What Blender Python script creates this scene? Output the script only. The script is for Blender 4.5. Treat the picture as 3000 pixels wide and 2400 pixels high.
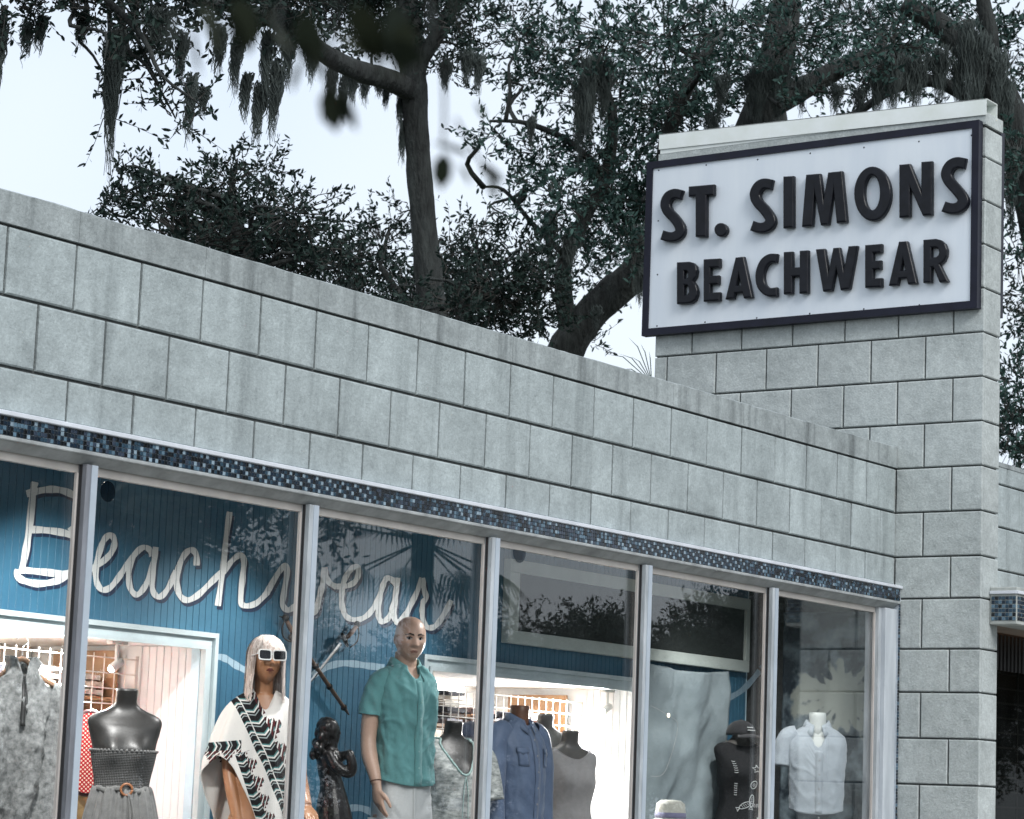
import bpy, bmesh, math, random
import numpy as np
from mathutils import Vector, Matrix, noise
from mathutils.bvhtree import BVHTree
for o in list(bpy.data.objects): bpy.data.objects.remove(o)
SC = bpy.context.scene
COL = SC.collection
R = math.radians
# ------------------------------------------------------------------ camera
CAM = Vector((-7.3831, -7.8166, 1.6))
RX = Vector((0.57410268, -0.81791329, 0.03773543))     # image right
RY = Vector((0.14355547, 0.05517589, -0.98810295))     # image down
RZ = Vector((0.80610045, 0.57268968, 0.14909255))      # view direction
FPX = 7665.47
cd = bpy.data.cameras.new('camera'); cam = bpy.data.objects.new('camera', cd); COL.objects.link(cam)
cd.sensor_width = 36.0; cd.sensor_fit = 'HORIZONTAL'; cd.lens = FPX / 3000 * 36
cd.clip_start = 0.1; cd.clip_end = 1500
cam.matrix_world = Matrix(((RX.x, -RY.x, -RZ.x, CAM.x), (RX.y, -RY.y, -RZ.y, CAM.y), (RX.z, -RY.z, -RZ.z, CAM.z), (0, 0, 0, 1)))
cd.dof.use_dof = True; cd.dof.focus_distance = 14.0; cd.dof.aperture_fstop = 11.0
SC.camera = cam
# ------------------------------------------------------------------ sky, sun, exposure
SUN_EL, SUN_AZ = R(38), R(205)      # azimuth clockwise from +y
w = bpy.data.worlds.new('World'); SC.world = w; w.use_nodes = True
nt = w.node_tree; nt.nodes.clear()
sky = nt.nodes.new('ShaderNodeTexSky'); sky.sky_type = 'NISHITA'; sky.sun_disc = False
sky.sun_elevation = SUN_EL; sky.sun_rotation = SUN_AZ; sky.air_density = 1.0; sky.dust_density = 3.0; sky.ozone_density = 2.0
# overcast: an even pale cloud sheet over most of the clear sky, with soft large clouds
tc = nt.nodes.new('ShaderNodeTexCoord'); nz = nt.nodes.new('ShaderNodeTexNoise'); nz.inputs['Scale'].default_value = 2.2; nz.inputs['Detail'].default_value = 4
rp = nt.nodes.new('ShaderNodeValToRGB'); rp.color_ramp.elements[0].position = .3; rp.color_ramp.elements[1].position = .7
rp.color_ramp.elements[0].color = (6.3, 7.25, 8.5, 1); rp.color_ramp.elements[1].color = (8.3, 8.85, 9.3, 1)
mx = nt.nodes.new('ShaderNodeMix'); mx.data_type = 'RGBA'; mx.inputs['Factor'].default_value = .9
bg = nt.nodes.new('ShaderNodeBackground'); bg.inputs['Strength'].default_value = 0.1
ow = nt.nodes.new('ShaderNodeOutputWorld')
nt.links.new(tc.outputs['Generated'], nz.inputs['Vector']); nt.links.new(nz.outputs['Fac'], rp.inputs['Fac'])
nt.links.new(sky.outputs['Color'], mx.inputs['A']); nt.links.new(rp.outputs['Color'], mx.inputs['B'])
nt.links.new(mx.outputs['Result'], bg.inputs['Color']); nt.links.new(bg.outputs['Background'], ow.inputs['Surface'])
sd = bpy.data.lights.new('sun', 'SUN'); sd.energy = 1.5; sd.angle = R(25); sd.color = (1.0, .985, .96)
sun = bpy.data.objects.new('sun', sd); COL.objects.link(sun)
_sv = Vector((math.sin(SUN_AZ) * math.cos(SUN_EL), math.cos(SUN_AZ) * math.cos(SUN_EL), math.sin(SUN_EL)))
sun.rotation_euler = _sv.to_track_quat('Z', 'Y').to_euler(); sun.location = (0, -6, 12)
SC.view_settings.view_transform = 'Standard'; SC.view_settings.look = 'None'
SC.view_settings.exposure = 0.38; SC.view_settings.gamma = 1.0; SC.view_settings.use_curve_mapping = False
SC.render.engine = 'CYCLES'
SC.cycles.max_bounces = 8; SC.cycles.transparent_max_bounces = 16; SC.cycles.caustics_reflective = False; SC.cycles.caustics_refractive = False
# ------------------------------------------------------------------ helpers
K = 3000 / 2156
def ray(u, v): return RX * ((u * K - 1500) / FPX) + RY * ((v * K - 1200) / FPX) + RZ
def aty(u, v, y): d = ray(u, v); return CAM + d * ((y - CAM.y) / d.y)       # point of the plane y seen at (u, v)
def atx(u, v, x): d = ray(u, v); return CAM + d * ((x - CAM.x) / d.x)
def atd(u, v, t): return CAM + ray(u, v) * t
def wm(o):
    m = o.matrix_basis.copy()
    if o.parent: m = wm(o.parent) @ o.matrix_parent_inverse @ m
    return m
def link(o, parent=None, local=False):
    COL.objects.link(o)
    if parent:
        o.parent = parent
        if not local: o.matrix_parent_inverse = wm(parent).inverted()
    return o
def tag(o, label=None, cat=None, group=None, kind=None):
    if label: o['label'] = label
    if cat: o['category'] = cat
    if group: o['group'] = group
    if kind: o['kind'] = kind
    return o
def thing(name, loc, label, cat, group=None, rz=0):
    o = bpy.data.objects.new(name, None); o.empty_display_size = .2; o.location = loc; o.rotation_euler = (0, 0, rz)
    COL.objects.link(o); return tag(o, label, cat, group)
class MB:
    def __init__(s): s.v = []; s.f = []; s.m = []
    def add(s, vs, fs, mi=0):
        b = len(s.v); s.v += [tuple(p) for p in vs]; s.f += [tuple(i + b for i in f) for f in fs]; s.m += [mi] * len(fs); return s
    def box(s, lo, hi, ch=0.0, mi=0):
        x0, y0, z0 = lo; x1, y1, z1 = hi
        if ch <= 0:
            return s.add([(x0,y0,z0),(x1,y0,z0),(x1,y1,z0),(x0,y1,z0),(x0,y0,z1),(x1,y0,z1),(x1,y1,z1),(x0,y1,z1)],
                  [(0,3,2,1),(4,5,6,7),(0,1,5,4),(1,2,6,5),(2,3,7,6),(3,0,4,7)], mi)
        bm = bmesh.new(); bmesh.ops.create_cube(bm, size=1)
        for q in bm.verts: q.co = Vector((x0 + (q.co.x + .5) * (x1 - x0), y0 + (q.co.y + .5) * (y1 - y0), z0 + (q.co.z + .5) * (z1 - z0)))
        bmesh.ops.bevel(bm, geom=bm.edges[:], offset=ch, segments=1, affect='EDGES')
        bm.verts.index_update(); r = s.add([q.co for q in bm.verts], [[q.index for q in f.verts] for f in bm.faces], mi); bm.free(); return r
    def obox(s, c, ax, ay, az, hx, hy, hz, mi=0):
        c = Vector(c); ax = Vector(ax).normalized() * hx; ay = Vector(ay).normalized() * hy; az = Vector(az).normalized() * hz
        P = [c + i * ax + j * ay + k * az for k in (-1, 1) for j in (-1, 1) for i in (-1, 1)]
        return s.add(P, [(0,2,3,1),(4,5,7,6),(0,1,5,4),(1,3,7,5),(3,2,6,7),(2,0,4,6)], mi)
    def tube(s, path, rad, n=8, cap=True, mi=0, flat=None):
        P = [Vector(p) for p in path]; m = len(P)
        if not hasattr(rad, '__len__'): rad = [rad] * m
        t0 = (P[1] - P[0]).normalized(); up = Vector((0, 0, 1)) if abs(t0.z) < .9 else Vector((1, 0, 0))
        a = t0.cross(up).normalized(); vs = []
        for i in range(m):
            t = (P[min(i + 1, m - 1)] - P[max(i - 1, 0)]).normalized()
            a = (a - t * a.dot(t)).normalized(); b = t.cross(a)
            for j in range(n):
                th = 2 * math.pi * j / n; ra = rad[i]; rb = rad[i] * (flat or 1)
                vs.append(P[i] + a * math.cos(th) * ra + b * math.sin(th) * rb)
        fs = [(i * n + j, i * n + (j + 1) % n, (i + 1) * n + (j + 1) % n, (i + 1) * n + j) for i in range(m - 1) for j in range(n)]
        if cap: fs += [tuple(range(n - 1, -1, -1)), tuple((m - 1) * n + j for j in range(n))]
        return s.add(vs, fs, mi)
    def loft(s, rings, cap=True, mi=0, closed=True):
        n = len(rings[0]); vs = [p for r in rings for p in r]; m = len(rings)
        fs = [(i * n + j, i * n + (j + 1) % n, (i + 1) * n + (j + 1) % n, (i + 1) * n + j) for i in range(m - 1) for j in range(n if closed else n - 1)]
        if cap and closed: fs += [tuple(range(n - 1, -1, -1)), tuple((m - 1) * n + j for j in range(n))]
        return s.add(vs, fs, mi)
    def ell(s, c, r, n=16, m=10, mi=0, rot=None):
        c = Vector(c); vs = [];
        for i in range(m + 1):
            ph = math.pi * i / m
            for j in range(n):
                th = 2 * math.pi * j / n
                q = Vector((r[0] * math.sin(ph) * math.cos(th), r[1] * math.sin(ph) * math.sin(th), r[2] * math.cos(ph)))
                vs.append(c + (rot @ q if rot else q))
        fs = [(i * n + j, (i + 1) * n + j, (i + 1) * n + (j + 1) % n, i * n + (j + 1) % n) for i in range(m) for j in range(n)]
        return s.add(vs, fs, mi)
    def prism(s, poly, d, mi=0):                     # poly: list of Vectors in a plane, d: extrusion vector
        n = len(poly); d = Vector(d); vs = [Vector(p) for p in poly] + [Vector(p) + d for p in poly]
        return s.add(vs, [tuple(range(n))[::-1], tuple(range(n, 2 * n))] + [(i, (i + 1) % n, n + (i + 1) % n, n + i) for i in range(n)], mi)
    def mesh(s, name, mats, smooth=False):
        me = bpy.data.meshes.new(name); me.from_pydata(s.v, [], s.f)
        mats = mats if isinstance(mats, (list, tuple)) else [mats]
        for q in mats: me.materials.append(q)
        if len(mats) > 1: me.polygons.foreach_set('material_index', s.m)
        if smooth: me.polygons.foreach_set('use_smooth', [True] * len(me.polygons))
        me.validate(); me.update(); return me
    def build(s, name, mats, parent=None, smooth=False, local=False, fix=False):
        me = s.mesh(name, mats, smooth)
        if fix:
            bm = bmesh.new(); bm.from_mesh(me); bmesh.ops.remove_doubles(bm, verts=bm.verts, dist=1e-5); bmesh.ops.recalc_face_normals(bm, faces=bm.faces); bm.to_mesh(me); bm.free()
        return link(bpy.data.objects.new(name, me), parent, local)
def put(name, me, loc, parent=None, rot=None, scale=None):
    o = bpy.data.objects.new(name, me); o.location = loc
    if rot: o.rotation_euler = rot
    if scale: o.scale = scale
    return link(o, parent)
def spline(pts, k=6, closed=False):
    P = [Vector(p) for p in pts]; n = len(P); out = []
    for i in range(n if closed else n - 1):
        if closed: a, b, c, d = P[(i - 1) % n], P[i], P[(i + 1) % n], P[(i + 2) % n]
        else: a, b, c, d = P[max(i - 1, 0)], P[i], P[i + 1], P[min(i + 2, n - 1)]
        for j in range(k):
            t = j / k
            out.append(.5 * ((2 * b) + (c - a) * t + (2 * a - 5 * b + 4 * c - d) * t * t + (3 * b - a - 3 * c + d) * t ** 3))
    if not closed: out.append(P[-1])
    return out
# ------------------------------------------------------------------ materials
MATS = {}
def M(name, col, rough=.7, var=.15, scale=6.0, bump=0.0, bscale=60.0, metal=0.0, spec=.5, coord='world', col2=None, stretch=(1, 1, 1), rnd=0.0, sheen=0.0, coat=0.0):
    if name in MATS: return MATS[name]
    m = bpy.data.materials.new(name); m.use_nodes = True; t = m.node_tree; N = t.nodes; L = t.links
    b = N['Principled BSDF']; b.inputs['Roughness'].default_value = rough; b.inputs['Metallic'].default_value = metal
    b.inputs['Specular IOR Level'].default_value = spec; b.inputs['Coat Weight'].default_value = coat
    b.inputs['Sheen Weight'].default_value = sheen
    if coord == 'world': g = N.new('ShaderNodeNewGeometry'); vec = g.outputs['Position']
    else: g = N.new('ShaderNodeTexCoord'); vec = g.outputs['Object']
    mp = N.new('ShaderNodeMapping'); mp.inputs['Scale'].default_value = stretch; L.new(vec, mp.inputs['Vector']); vec = mp.outputs['Vector']
    n = N.new('ShaderNodeTexNoise'); n.inputs['Scale'].default_value = scale; n.inputs['Detail'].default_value = 6; n.inputs['Roughness'].default_value = .6
    L.new(vec, n.inputs['Vector'])
    r = N.new('ShaderNodeValToRGB'); r.color_ramp.elements[0].position = .3; r.color_ramp.elements[1].position = .72
    c = Vector(col[:3]); d = Vector(col2[:3]) if col2 else c * (1 + var)
    lo = c * (1 - var) if not col2 else c
    r.color_ramp.elements[0].color = (*lo, 1); r.color_ramp.elements[1].color = (*[min(q, 1) for q in d], 1)
    L.new(n.outputs['Fac'], r.inputs['Fac']); out = r.outputs['Color']
    if rnd:
        oi = N.new('ShaderNodeObjectInfo'); mr = N.new('ShaderNodeMapRange'); mr.inputs['To Min'].default_value = 1 - rnd; mr.inputs['To Max'].default_value = 1 + rnd
        L.new(oi.outputs['Random'], mr.inputs['Value']); hs = N.new('ShaderNodeHueSaturation'); L.new(mr.outputs['Result'], hs.inputs['Value']); L.new(out, hs.inputs['Color']); out = hs.outputs['Color']
    L.new(out, b.inputs['Base Color'])
    if bump:
        n2 = N.new('ShaderNodeTexNoise'); n2.inputs['Scale'].default_value = bscale; n2.inputs['Detail'].default_value = 5; L.new(vec, n2.inputs['Vector'])
        bp = N.new('ShaderNodeBump'); bp.inputs['Strength'].default_value = bump; bp.inputs['Distance'].default_value = .01; L.new(n2.outputs['Fac'], bp.inputs['Height']); L.new(bp.outputs['Normal'], b.inputs['Normal'])
    MATS[name] = m; return m
def emis(name, col, s):
    m = bpy.data.materials.new(name); m.use_nodes = True; b = m.node_tree.nodes['Principled BSDF']
    b.inputs['Base Color'].default_value = (.9, .9, .9, 1); b.inputs['Emission Color'].default_value = (*col, 1); b.inputs['Emission Strength'].default_value = s; return m
def stucco(name, base, dark, streak=.5):
    m = bpy.data.materials.new(name); m.use_nodes = True; t = m.node_tree; N = t.nodes; L = t.links; b = N['Principled BSDF']
    b.inputs['Roughness'].default_value = .92; b.inputs['Specular IOR Level'].default_value = .25
    g = N.new('ShaderNodeNewGeometry')
    def noi(sc, det, st=(1, 1, 1), ro=.6):
        mp = N.new('ShaderNodeMapping'); mp.inputs['Scale'].default_value = st; L.new(g.outputs['Position'], mp.inputs['Vector'])
        n = N.new('ShaderNodeTexNoise'); n.inputs['Scale'].default_value = sc; n.inputs['Detail'].default_value = det; n.inputs['Roughness'].default_value = ro; L.new(mp.outputs['Vector'], n.inputs['Vector']); return n.outputs['Fac']
    def rng(f, a, bb, lo, hi):
        q = N.new('ShaderNodeMapRange'); q.inputs['From Min'].default_value = a; q.inputs['From Max'].default_value = bb; q.inputs['To Min'].default_value = lo; q.inputs['To Max'].default_value = hi; L.new(f, q.inputs['Value']); return q.outputs['Result']
    def mth(op, a, c):
        q = N.new('ShaderNodeMath'); q.operation = op
        for i, z in enumerate((a, c)):
            if isinstance(z, (int, float)): q.inputs[i].default_value = z
            else: L.new(z, q.inputs[i])
        return q.outputs[0]
    blot = rng(noi(2.6, 8, ro=.7), .36, .7, 0, 1); st1 = rng(noi(5.5, 5, (1, 1, .09)), .43, .72, 0, 1); fine = rng(noi(60, 8, ro=.8), .32, .68, .76, 1.16); mid = rng(noi(14, 5), .3, .7, .88, 1.08)
    sx = N.new('ShaderNodeSeparateXYZ'); L.new(g.outputs['Position'], sx.inputs[0])
    d = mth('MAXIMUM', mth('MULTIPLY', blot, .6), mth('MULTIPLY', st1, streak))
    mixn = N.new('ShaderNodeMix'); mixn.data_type = 'RGBA'; mixn.inputs['A'].default_value = (*base, 1); mixn.inputs['B'].default_value = (*dark, 1); L.new(d, mixn.inputs['Factor'])
    oi = N.new('ShaderNodeObjectInfo'); hs = N.new('ShaderNodeHueSaturation'); L.new(mixn.outputs['Result'], hs.inputs['Color'])
    L.new(mth('MULTIPLY', mth('MULTIPLY', fine, mid), rng(oi.outputs['Random'], 0, 1, .95, 1.05)), hs.inputs['Value'])
    L.new(hs.outputs['Color'], b.inputs['Base Color'])
    bp = N.new('ShaderNodeBump'); bp.inputs['Strength'].default_value = .5; bp.inputs['Distance'].default_value = .007
    L.new(mth('ADD', noi(90, 6), mth('MULTIPLY', noi(16, 4), 2.4)), bp.inputs['Height']); L.new(bp.outputs['Normal'], b.inputs['Normal'])
    return m
MS = stucco('stucco_block', (.48, .54, .548), (.175, .2, .204), .72)
MSC = stucco('stucco_coping', (.44, .485, .49), (.08, .092, .095), .95)
MSP = stucco('stucco_pylon', (.54, .582, .575), (.3, .33, .33), .4)
MORT = M('joint_mortar', (.07, .075, .075), .95, .3, 20, .4, 80)
def glass_mat(name, tint=(1, 1, 1), boost=1.0, dirt=.03):
    m = bpy.data.materials.new(name); m.use_nodes = True; t = m.node_tree; N = t.nodes; L = t.links
    for q in list(N): N.remove(q)
    o = N.new('ShaderNodeOutputMaterial'); tr = N.new('ShaderNodeBsdfTransparent'); tr.inputs['Color'].default_value = (*tint, 1)
    gl = N.new('ShaderNodeBsdfGlossy'); gl.inputs['Roughness'].default_value = .004
    ge = N.new('ShaderNodeNewGeometry'); dt = N.new('ShaderNodeVectorMath'); dt.operation = 'DOT_PRODUCT'; L.new(ge.outputs['Normal'], dt.inputs[0]); L.new(ge.outputs['Incoming'], dt.inputs[1])
    def mt(op, a, b=None):
        q = N.new('ShaderNodeMath'); q.operation = op; q.use_clamp = False
        for i, z in enumerate((a, b)):
            if z is None: continue
            if isinstance(z, (int, float)): q.inputs[i].default_value = z
            else: L.new(z, q.inputs[i])
        return q.outputs[0]
    # Schlick reflectance of one face of the pane
    sch = mt('ADD', mt('MULTIPLY', mt('POWER', mt('SUBTRACT', 1.0, mt('ABSOLUTE', dt.outputs['Value'])), 5.0), .96), .04)
    mu = N.new('ShaderNodeMath'); mu.operation = 'MULTIPLY'; mu.use_clamp = True; mu.inputs[1].default_value = boost; L.new(sch, mu.inputs[0])
    mi = N.new('ShaderNodeMixShader'); L.new(mu.outputs[0], mi.inputs[0]); L.new(tr.outputs[0], mi.inputs[1]); L.new(gl.outputs[0], mi.inputs[2])
    # thin film of dust on the pane
    df = N.new('ShaderNodeBsdfDiffuse'); df.inputs['Color'].default_value = (.6, .65, .68, 1)
    g = N.new('ShaderNodeNewGeometry'); n = N.new('ShaderNodeTexNoise'); n.inputs['Scale'].default_value = 3; n.inputs['Detail'].default_value = 8; L.new(g.outputs['Position'], n.inputs['Vector'])
    mr = N.new('ShaderNodeMapRange'); mr.inputs['From Min'].default_value = .4; mr.inputs['From Max'].default_value = .8; mr.inputs['To Min'].default_value = dirt * .25; mr.inputs['To Max'].default_value = dirt * 2; L.new(n.outputs['Fac'], mr.inputs['Value'])
    m2 = N.new('ShaderNodeMixShader'); L.new(mr.outputs['Result'], m2.inputs[0]); L.new(mi.outputs[0], m2.inputs[1]); L.new(df.outputs[0], m2.inputs[2])
    L.new(m2.outputs[0], o.inputs['Surface']); return m
GLASS = glass_mat('shop_glass', (.985, .99, .99), 1.7, .004)
ALU = M('white_painted_aluminium', (.3, .33, .35), .5, .1, 16, .15, 40, coord='world', stretch=(1, 1, .2), col2=(.57, .61, .645))
ALUD = M('grey_aluminium', (.28, .3, .32), .45, .15, 6)
BLACKG = M('gasket_rubber', (.02, .02, .022), .7, .2)

def leaf_mat(name, a, b, trans=.25):
    m = bpy.data.materials.new(name); m.use_nodes = True; t = m.node_tree; N = t.nodes; L = t.links; bs = N['Principled BSDF']
    bs.inputs['Roughness'].default_value = .6; bs.inputs['Specular IOR Level'].default_value = .18
    g = N.new('ShaderNodeNewGeometry'); rp = N.new('ShaderNodeValToRGB'); L.new(g.outputs['Random Per Island'], rp.inputs['Fac'])
    rp.color_ramp.elements[0].color = (*a, 1); rp.color_ramp.elements[1].color = (*b, 1); L.new(rp.outputs['Color'], bs.inputs['Base Color'])
    tl = N.new('ShaderNodeBsdfTranslucent'); L.new(rp.outputs['Color'], tl.inputs['Color']); ms = N.new('ShaderNodeMixShader'); ms.inputs[0].default_value = trans
    o = N['Material Output']; L.new(bs.outputs[0], ms.inputs[1]); L.new(tl.outputs[0], ms.inputs[2]); L.new(ms.outputs[0], o.inputs['Surface']); return m
# ------------------------------------------------------------------ ground, pavement, road
def sheet(name, lo, hi, z, mat, th=.2):
    o = MB().box((lo[0], lo[1], z - th), (hi[0], hi[1], z)).build(name, mat); o['kind'] = 'structure'; return o
sheet('ground', (-400, -400), (400, 400), -.16, M('earth_grass', (.055, .075, .035), .95, .4, 3), .3)
sheet('road', (-60, -13.5), (60, -5.2), -.13, M('asphalt', (.05, .05, .052), .9, .3, 30, .3, 120), .1)
pv = sheet('pavement', (-60, -5.2), (60, -.004), 0.0, M('concrete_paving', (.36, .35, .33), .9, .2, 4, .2, 60), .18)
# ------------------------------------------------------------------ block walls
def chblock(w, h, d, cl, cr, cb, ct, cy=.006):
    """block seen from the front (front at y=0, x 0..w, z 0..h), with chamfered front edges"""
    return [(0, d, 0), (w, d, 0), (w, d, h), (0, d, h), (0, cy, 0), (w, cy, 0), (w, cy, h), (0, cy, h), (cl, 0, cb), (w - cr, 0, cb), (w - cr, 0, h - ct), (cl, 0, h - ct)], \
        [(0, 4, 7, 3), (1, 2, 6, 5), (0, 1, 5, 4), (3, 7, 6, 2), (4, 5, 9, 8), (5, 6, 10, 9), (6, 7, 11, 10), (7, 4, 8, 11), (8, 9, 10, 11)]
BC = {}
def block_mesh(w, h, mat, cl=.006, cr=.006, cb=.006, ct=.008):
    k = (round(w, 3), round(h, 3), mat.name, cl, cr)
    if k not in BC:
        a, b = chblock(w, h, .03, cl, cr, cb, ct); BC[k] = MB().add(a, b).mesh('block', mat)
    return BC[k]
rnd = random.Random(7)
Z1, HB, WB, XB, YF, NW, YBK = 3.8776, .292, .4, 8.0175, -.608, .2656, 1.913
XL = -2.4
shop = thing('shop_building', (2.8, 0, 0), 'long low shop wall of grey scored blocks above display windows', 'building')
core = MB()
core.box((XL - .4, .016, 3.15), (XB + .3, .26, 4.0)); core.box((XL - .4, .0162, 3.0), (XB + .3, .05, 3.1495))                              # wall above the windows
core.box((XL - .4, .02, 0), (XL, .26, 3.0)); core.box((XL - .4, .26, 0), (XL - .15, 9, 3.9)); core.box((XL - .15, 8.8, 0), (14, 9, 3.9))
core.build('wall_core', MORT, shop)
MB().box((XL - .15, .26, 3.5), (14, 8.8, 3.62)).build('roof', M('roof_felt', (.1, .1, .1), .95, .2), shop)
MB().box((XL, .05, .0), (XB - .01, .2, .55)).build('stall_riser', MS, shop)
rows = [(Z1, Z1 - HB, 0.0), (Z1 - HB, Z1 - 2 * HB, .2), (Z1 - 2 * HB, 3.105, 0.0)]
for zt, zb, off in rows:
    x = XL + off - (.4 if off else 0)
    while x < XB - .02:
        x0, x1 = max(x, XL), min(x + WB, XB)
        if x1 - x0 > .05:
            g = .0065
            put('block', block_mesh(x1 - x0 - 2 * g, zt - zb - .014, MS), (x0 + g, rnd.uniform(-.002, .002), zb + .007), shop)
        x += WB
# coping course with worn top edge
x = XL - .4
while x < XB - .05:
    x1 = min(x + .8, XB - .003); n = 16; top = []; vs = []; fs = []
    for i in range(n + 1):
        xx = x + .0012 + (x1 - x - .0024) * i / n
        zt = 4.024 + .005 * noise.noise((xx * 2.3, 1, 0)) + .003 * noise.noise((xx * 14, 3, 0)); zf = zt - .008 - .004 * noise.noise((xx * 9, 7, 2))
        vs += [(xx, -.004, 3.8835), (xx, -.004, zf), (xx, .012, zt), (xx, .3, zt), (xx, .3, 3.8835)]
    for i in range(n):
        a, b = i * 5, (i + 1) * 5; fs += [(a + j, b + j, b + (j + 1) % 5, a + (j + 1) % 5) for j in range(5)]
    fs += [(4, 3, 2, 1, 0), tuple(n * 5 + j for j in range(5))]
    MB().add(vs, fs).build('coping_stone', MSC, shop, fix=True); x += .8
# ------------------------------------------------------------------ mosaic band, trims and window frames
trim = M('white_trim', (.66, .69, .74), .5, .12, 7, .1, 50)
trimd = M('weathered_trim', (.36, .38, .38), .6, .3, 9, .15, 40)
MB().box((XL, -.058, 3.084), (XB + .025, .015, 3.104), .003).build('band_cap', trim, shop)
MB().box((XL, -.04, 3.002), (XB + .01, .05, 3.084)).build('band_backing', M('grout', (.45, .5, .55), .8, .15, 30), shop)
MB().box((XL, -.05, 2.984), (XB - .001, .03, 3.0015), .004).build('band_sill', trimd, shop)
MB().add([(XL, -.036, 2.9835), (XB, -.036, 2.9835), (XB, .012, 2.95), (XL, .012, 2.95), (XL, .1, 2.9835), (XB, .1, 2.9835), (XB, .1, 2.95), (XL, .1, 2.95)],
         [(0, 1, 5, 4), (3, 2, 1, 0), (7, 6, 2, 3), (4, 5, 6, 7), (0, 4, 7, 3), (1, 2, 6, 5)]).build('window_head', trimd, shop, fix=True)
tcols = [(.005, .008, .012), (.01, .022, .04), (.03, .065, .1), (.1, .17, .23), (.014, .022, .034), (.035, .05, .078), (.006, .007, .009), (.26, .35, .42)]
TM = [M('mosaic_glaze_%d' % i, c, .16, .25, 40, spec=.6, rnd=.12) for i, c in enumerate(tcols)]
TS = .0192
def tile_geo(): return chblock(TS - .0022, TS - .0022, .006, .0012, .0012, .0012, .0012, .0012)
TILE = []
for m_ in TM: a, b = tile_geo(); TILE.append(MB().add(a, b).mesh('mosaic_tile', m_))
far = MB(); nt_ = 0
ncol = int((XB - XL) / TS); c0 = int((0.02 - XL) / TS)
def tile_idx(c, r):
    q = c - c0
    # sheets of mosaic set with a different mix
    sheet_ = int((XL + c * TS) / 1.2)
    if sheet_ % 3 == 1: return 7 if (c + r * 2) % 5 == 0 else (2 if (c * 7 + r * 3) % 4 == 0 else rnd.choice((0, 1, 4)))
    return rnd.choice((0, 1, 1, 2, 2, 3, 3, 4, 5, 5, 6, 7, 0))
for c in range(ncol):
    for r in range(4):
        k = tile_idx(c, r); xx = XL + c * TS + .001; zz = 3.0045 + r * .0198
        yy = -.0455 + rnd.uniform(-.0006, .0006)
        if c >= c0 and nt_ < 300:
            put('mosaic_tile', TILE[k], (xx, yy, zz), shop); nt_ += 1
        else:
            a, b = tile_geo(); far.add([(p[0] + xx, p[1] + yy, p[2] + zz) for p in a], b, k)
# vertical tile edging at the pylon
for r in range(150):
    a, b = tile_geo(); k = rnd.choice((0, 1, 2, 4, 5, 6, 3)); far.add([(p[0] + XB - .021, p[1] - .0455, 2.985 - r * .0198 - TS + p[2]) for p in a], b, k)
o = far.build('mosaic_tiles', TM, shop); o['kind'] = 'stuff'
MULL = [(-1.0), .527, 2.004, 3.474, 4.95, 6.385]
lit_side = M('lit_side_tint', (.5, .46, .43), .55, .15, 20, .1, 60, stretch=(1, 1, .2), col2=(.68, .64, .61))  # pale warm colour carries the shop's inner light on the mullion sides
warm = M('mullion_side', (.5, .47, .44), .5, .15, 6)
for xm in MULL:
    am = M('dirty_aluminium', (.13, .135, .15), .6, .3, 14, .2, 40, stretch=(1, 1, .2), col2=(.26, .275, .31)) if abs(xm - .527) < .01 else ALU
    mu = MB().box((xm - .012, -.022, .55), (xm + .05, .038, 2.9495), .003).build('mullion', am, shop)
    MB().box((xm - .0165, .004, .55), (xm - .0125, .018, 2.949)).build('gasket', BLACKG, mu)
    MB().box((xm + .014, -.026, .55), (xm + .05, -.0222, 2.949)).build('mullion_cover', M('cover_cap', (.44, .5, .565), .4, .1, 5), mu)
MB().box((7.84, -.03, .55), (XB - .022, .10, 2.9495), .004).build('door_jamb', M('jamb_paint', (.42, .46, .5), .5, .1, 12, .12, 40, stretch=(1, 1, .2), col2=(.6, .64, .68)), shop)
MB().box((7.80, .0, .55), (7.838, .10, 2.9495), .003).build('jamb_stop', ALU, shop)
MB().box((XB - .0215, -.039, .55), (XB - .001, .05, 2.98)).build('edge_backing', MATS['grout'], shop)
MB().box((XL, -.03, .5505), (7.83, .12, .62), .004).build('window_sill', ALU, shop)
bounds = [XL] + MULL + [7.81]
for i in range(len(bounds) - 1):
    a = bounds[i] + (.05 if i else 0); b = bounds[i + 1] - .012
    pn = MB().box((a - .003, .040, .6), (b + .003, .046, 2.952)).build('window_pane', GLASS, shop)
    MB().box((a, .028, 2.915), (b, .06, 2.9495)).build('head_bead', warm, pn); MB().box((a, .028, .621), (b, .06, .65)).build('sill_bead', warm, pn)
    MB().box((b - .012, .024, .651), (b - .001, .0385, 2.914)).build('lit_side_strip', lit_side, pn)  # strip added to show the mullion side lit from inside
for u, v, r in ((228, 1035, .045), (1095, 1163, .055)):
    p = aty(u, v, .036); d = []
    for j in range(28): d.append((p.x + r * math.cos(j * math.pi / 14), .0375, p.z + r * math.sin(j * math.pi / 14)))
    MB().prism(d, (0, .002, 0)).build('round_decal', glass_mat('decal_film_%d' % u, (.5, .54, .58), .6, .002), shop)
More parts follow.
